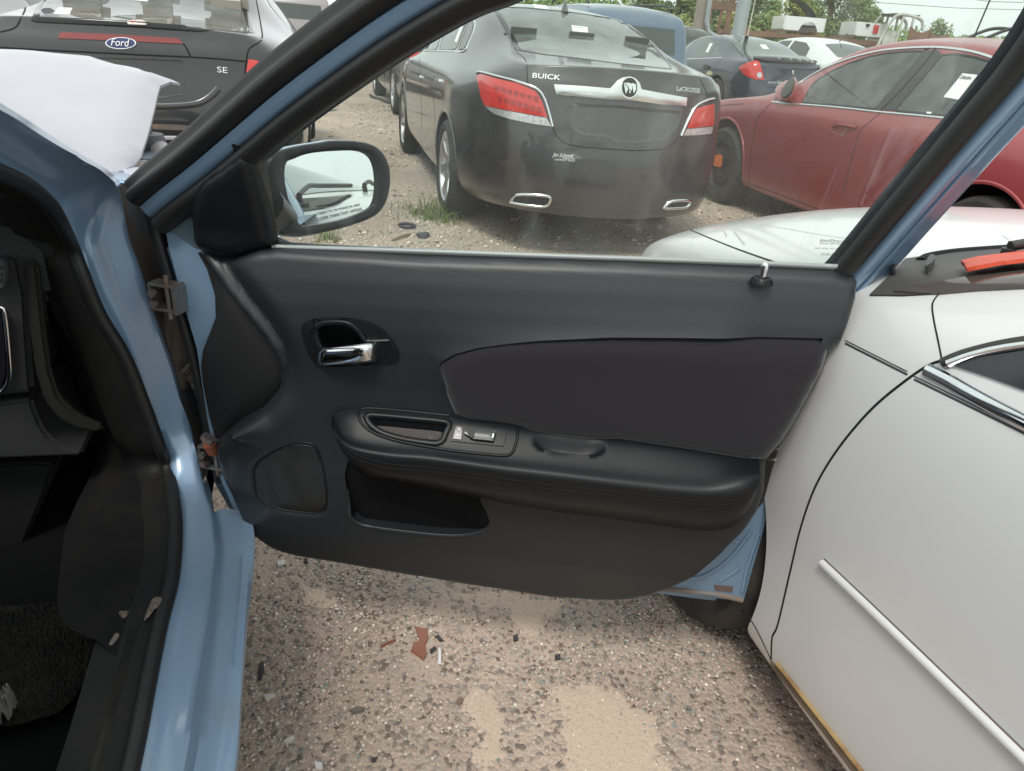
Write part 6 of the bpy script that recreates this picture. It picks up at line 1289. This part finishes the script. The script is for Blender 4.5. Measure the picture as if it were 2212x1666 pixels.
# ---------------------------------------------------------------- trees
BARK = mat('tree_bark', (.12, .095, .075), .95, bump=.5, bscale=10)
def leaf_mat(name, c1, c2):
    M = mat(name, c1, .6, var=.8, vscale=.9, var_col=c2, vthr=(.35, .65)); M.node_tree.nodes['Principled BSDF'].inputs['Subsurface Weight'].default_value = 0
    return M
LV = [leaf_mat('leaves_mid_green', (.11, .17, .045), (.18, .24, .06)), leaf_mat('leaves_yellow_green', (.19, .22, .05), (.27, .28, .07)), leaf_mat('leaves_dark_green', (.07, .115, .04), (.12, .17, .05))]
def tree(name, label, p, y, top_px, wid, mi, n=5200, seed=1, leaf=.20, base=0.0, cat='tree', low=.12):
    g = stand(p, y); topz = at_y(top_px, y).z; t = thing(name, label, cat, None, tuple(g)); rs = random.Random(seed); H = topz
    tr = [g+Vector((rs.uniform(-.1, .1)*k, 0, H*k/6)) for k in range(7)]; tk = tube('trunk', tr, [.18*(1-k/8)+.02 for k in range(7)], BARK, t, 8)
    cl = []
    for k in range(26):
        z = H*(low+(1-low)*rs.random()**.8); f = (z/H-low)/(1-low); rad = wid*(.35+.75*math.sin(math.pi*min(1, .25+.72*f)))*(1-.55*f**3)
        a_ = rs.uniform(0, 6.28); q = rad*rs.uniform(.2, 1); c = Vector((g.x+q*math.cos(a_), g.y+q*math.sin(a_), z*.95)); cl.append((c, wid*rs.uniform(.22, .42)))
        if k % 3 == 0: tube('limb', [g+UZ*(z*.6), c.lerp(g+UZ*z*.7, .4), c], [.06, .04, .015], BARK, t, 5)
    V = []; F = []
    for i in range(n):
        c, r = cl[rs.randrange(len(cl))]
        d = Vector((rs.gauss(0, 1), rs.gauss(0, 1), rs.gauss(0, .8))); d = d.normalized()*r*rs.random()**.45; q = c+d
        if q.z < .3: continue
        u_ = Vector((rs.gauss(0, 1), rs.gauss(0, 1), rs.gauss(0, 1))).normalized(); v_ = u_.orthogonal().normalized(); s = leaf*rs.uniform(.6, 1.3); b = len(V)
        V += [q-u_*s*.6, q+v_*s*.32, q+u_*s*.6, q-v_*s*.32]; F.append((b, b+1, b+2, b+3))
    put('crown', mesh(V, F), LV[mi], t, smooth=False); return t
T = [((1395, 10), 44, (1395, -20), 2.6, 0, 'low leafy tree top showing just above the grey sedan roof'), ((1445, 30), 46, (1440, 10), 1.6, 2, 'small thin tree left of the wooden pole with sky behind'), ((1482, 35), 48, (1478, -10), 2.0, 0, 'sparse green tree close to the left of the wooden pole'), ((1548, 30), 50, (1548, 0), 2.2, 0, 'bushy green tree seen through the rusty gantry frame'), ((1625, 30), 46, (1640, -45), 2.6, 2, 'tall full tree right of the galvanised post'), ((1665, 40), 52, (1660, 2), 2.0, 0, 'rounded tree between the tall tree and the truck bed'),
     ((1722, 30), 54, (1722, -5), 2.4, 1, 'yellowish green tree above the white pickup bed'), ((1752, 30), 57, (1760, -30), 2.6, 0, 'tall tree right of the yellowish one above the pickup bed'), ((1800, 30), 58, (1806, -60), 3.6, 2, 'big dark tree in the middle of the skyline above the rack'), ((1850, 30), 60, (1850, -25), 3.4, 0, 'broad loose tree at the right end of the tall tree group'), ((1885, 45), 62, (1878, 18), 2.2, 0, 'low tree sloping down behind the red tail lamp truck bed')]
for k, (p, y, tp, wd, mi, lb) in enumerate(T): tree('leafy_tree', lb, p, y, tp, wd*.72, mi, 4200, 20+k, .20)
for k, (p, y, tp, wd, mi, lb) in enumerate((((1470, 60), 38, (1470, 42), 1.5, 1, 'yellowish bush at the foot of the trees left of the pole'), ((1580, 60), 38, (1580, 35), 1.6, 1, 'yellow-green bush seen between the two poles'), ((1655, 60), 40, (1650, 40), 1.7, 0, 'low green bush just right of the whip aerial'), ((2030, 66), 70, (2030, 47), 2.2, 0, 'lone bush standing above the far hedge line'))): tree('bush', lb, p, y, tp, wd, mi, 2600, 60+k, .20, cat='bush', low=.02)
# hedge of far woodland
V = []; F = []; rs = random.Random(5)
for i in range(26000):
    x = rs.uniform(-60, 190); y = rs.uniform(95, 115); zt = 5.0+1.3*noise.noise(Vector((x*.09, 0, 0)))+.8*noise.noise(Vector((x*.35, 3, 0))); q = Vector((x, y, zt*rs.random()**.6)); s = rs.uniform(.35, .8)
    u_ = Vector((rs.gauss(0, 1), rs.gauss(0, .6), rs.gauss(0, 1))).normalized(); v_ = u_.orthogonal().normalized(); b = len(V); V += [q-u_*s*.6, q+v_*s*.5, q+u_*s*.6, q-v_*s*.5]; F.append((b, b+1, b+2, b+3))
wd = put('far_woodland', mesh(V, F), LV[0], smooth=False); wd['kind'] = 'stuff'; wd['label'] = 'low line of far green woodland along the horizon'
# ---------------------------------------------------------------- litter and weeds on the ground
def flat_piece(name, label, pts, mt, cat, h=.006, z=.004):
    b = [at_z(p, z) for p in pts]; c = sum(b, Vector())/len(b); z0 = gz(c.x, c.y); n = len(b)
    lo = [Vector((p.x, p.y, gz(p.x, p.y)+.001)) for p in b]; hi = [Vector((p.x, p.y, gz(p.x, p.y)+h*random.uniform(.7, 1.3)))+(c-p)*.06 for p in b]
    o = put(name, mesh(lo+hi, [tuple(range(2*n-1, n-1, -1)), tuple(range(n))]+[(i, n+i, n+(i+1) % n, (i+1) % n) for i in range(n)]), mt, smooth=False)
    bm = bmesh.new(); bm.from_mesh(o.data); bmesh.ops.recalc_face_normals(bm, faces=bm.faces); bm.to_mesh(o.data); bm.free()
    o['label'] = label; o['category'] = cat; return o
ZR['q'] = (488, 1138.5, .4412)
CHW = mat('pale_chip', (.62, .60, .55), .6); CHD = mat('dark_rubber_chip', (.05, .045, .05), .8); CHR = mat('brown_plastic_scrap', (.26, .10, .06), .5); CHP = mat('white_plastic', (.75, .72, .72), .4)
for nm, lb, q, m_, ct in (
 ('brown_scrap', 'torn reddish brown scrap lying right of centre on the gravel', ((925, 490), (985, 500), (992, 545), (975, 585), (985, 620), (970, 655), (930, 625), (905, 610), (915, 575), (950, 560), (935, 520)), CHR, 'scrap'),
 ('white_chip', 'upright narrow white plastic chip beside the brown scrap', ((1038, 600), (1048, 592), (1055, 620), (1054, 668), (1036, 670), (1040, 635)), CHP, 'chip'),
 ('dark_chip', 'small dark chip just right of the brown scrap', ((998, 605), (1025, 588), (1030, 600), (1005, 622)), CHD, 'chip'), ('dark_chip', 'dark flat chip above the white plastic chip', ((1020, 540), (1040, 538), (1065, 560), (1050, 565)), CHD, 'chip'),
 ('pale_chip', 'pale square chip near the sill end under the door', ((248, 172), (285, 168), (292, 190), (255, 198)), CHW, 'chip'), ('dark_stone', 'small dark block beside the pale square chip', ((382, 158), (400, 160), (402, 182), (384, 180)), CHD, 'stone'),
 ('black_strip', 'narrow black rubber strip close to the blue sill', ((165, 670), (185, 655), (188, 700), (172, 750), (155, 745)), CHD, 'strip'), ('pale_sliver', 'pale flat sliver near the blue sill, mid height', ((180, 828), (240, 812), (245, 828), (195, 846)), CHW, 'sliver'),
 ('grey_stone', 'long grey stone lying left of the lower centre', ((602, 895), (640, 878), (680, 882), (672, 900), (625, 912)), mat('grey_stone', (.17, .145, .13), .8), 'stone'), ('pale_sliver', 'pale pink sliver at the lower left near the sill', ((278, 1050), (325, 1022), (340, 1030), (295, 1060)), CHW, 'sliver'),
 ('white_chip', 'white chip at the bottom left corner of the gravel', ((430, 1140), (470, 1150), (475, 1175), (440, 1180)), CHP, 'chip'), ('dark_chip', 'black chip half way along the bottom edge', ((712, 1128), (742, 1120), (735, 1140), (715, 1145)), CHD, 'chip'),
 ('white_paper', 'white paper bit just under the door bottom', ((935, 236), (965, 234), (970, 262), (945, 256)), CHP, 'paper'), ('dark_chip', 'dark cube chip right of the sand patch', ((1608, 640), (1635, 632), (1638, 655), (1612, 660)), CHD, 'chip'), ('dark_chip', 'dark chip in the middle of the glassy gravel', ((1405, 545), (1428, 535), (1430, 560), (1410, 568)), CHD, 'chip'),
 ('round_stone', 'rounded brown stone at the centre of the lower gravel', ((1128, 850), (1148, 832), (1165, 842), (1155, 862), (1132, 868)), mat('brown_stone', (.20, .15, .12), .8), 'stone'), ('rusty_bit', 'thin rusty twig left of the brown scrap', ((755, 583), (830, 552), (832, 558), (760, 590)), CHR, 'twig')):
    flat_piece(nm, lb, zz('q', *q), m_, ct)
for nm, lb, q, m_, ct in (('black_debris', 'black plastic debris on the dirt below the mirror', zz('b', (780, 1580), (860, 1575), (872, 1590), (840, 1610), (790, 1600)), CHD, 'debris'), ('stick', 'thin pale stick on the dirt near the mirror', zz('b', (610, 1620), (700, 1592), (745, 1578), (748, 1584), (705, 1600), (618, 1628)), mat('dry_stick', (.30, .23, .16), .9), 'stick'), ('grey_board', 'grey scrap board on the lane far behind the mirror', zz('b', (150, 745), (220, 738), (245, 744), (200, 752), (152, 756)), mat('grey_board', (.30, .28, .25), .9), 'board')):
    flat_piece(nm, lb, q, m_, ct, .02, .01)
rc = at_z(zz('b', (715, 1526))[0], .01); ring = put('rubber_ring', lathe_me([(.055+.010*math.cos(2*math.pi*k/8), .012+.010*math.sin(2*math.pi*k/8)) for k in range(8)], Matrix.Translation((rc.x, rc.y, gz(rc.x, rc.y))) @ UZ.to_track_quat('X', 'Y').to_matrix().to_4x4(), 24, True), CHD); tag(ring, 'small dark rubber ring lying on the dirt right of the mirror', 'ring')
GRS = mat('weed_green', (.13, .20, .045), .7, var=.7, vscale=9, var_col=(.26, .24, .08))
def tuft(name, label, p, r, h, n, seed):
    g = at_z(p, .0); rs = random.Random(seed); V = []; F = []
    for i in range(n):
        a_ = rs.uniform(0, 6.28); q = r*rs.random(); b0 = Vector((g.x+q*math.cos(a_), g.y+q*math.sin(a_), gz(g.x, g.y))); hh = h*rs.uniform(.4, 1); ln = Vector((rs.gauss(0, .5), rs.gauss(0, .5), 0))*hh; w_ = Vector((math.cos(a_+1.5), math.sin(a_+1.5), 0))*.004; b = len(V)
        V += [b0-w_, b0+w_, b0+ln*.4+UZ*hh*.6+w_*.7, b0+ln*.4+UZ*hh*.6-w_*.7, b0+ln+UZ*hh]; F += [(b, b+1, b+2, b+3), (b+3, b+2, b+4)]
    tag(put(name, mesh(V, F), GRS, smooth=False), label, 'weeds')
tuft('weed_tuft', 'green weed tuft at the rear wheel of the grey sedan', zz('b', (900, 1460))[0], .20, .16, 160, 1); tuft('weed_tuft', 'thin grass right beside the grey sedan tyre', zz('b', (985, 1500))[0], .14, .14, 70, 2); tuft('weed_tuft', 'small weeds on the dirt under the mirror', zz('1', (1020, 95))[0], .10, .07, 60, 3); tuft('weed_tuft', 'low dry weeds left of the grey sedan wheel', zz('b', (760, 1450))[0], .25, .07, 90, 4); tuft('weed_tuft', 'weeds at the front wheel of the red sedan', zz('c', (620, 1045))[0], .22, .10, 90, 5)
for k, lb in enumerate(('black hose curling on the lane beside the dark green sedan',)): ho = tube('hose', crom([at_z(p, .03) for p in zz('A', (1460, 1400), (1500, 1430), (1600, 1455), (1680, 1490), (1740, 1510))], 20), .025, CHD); tag(ho, lb, 'hose')
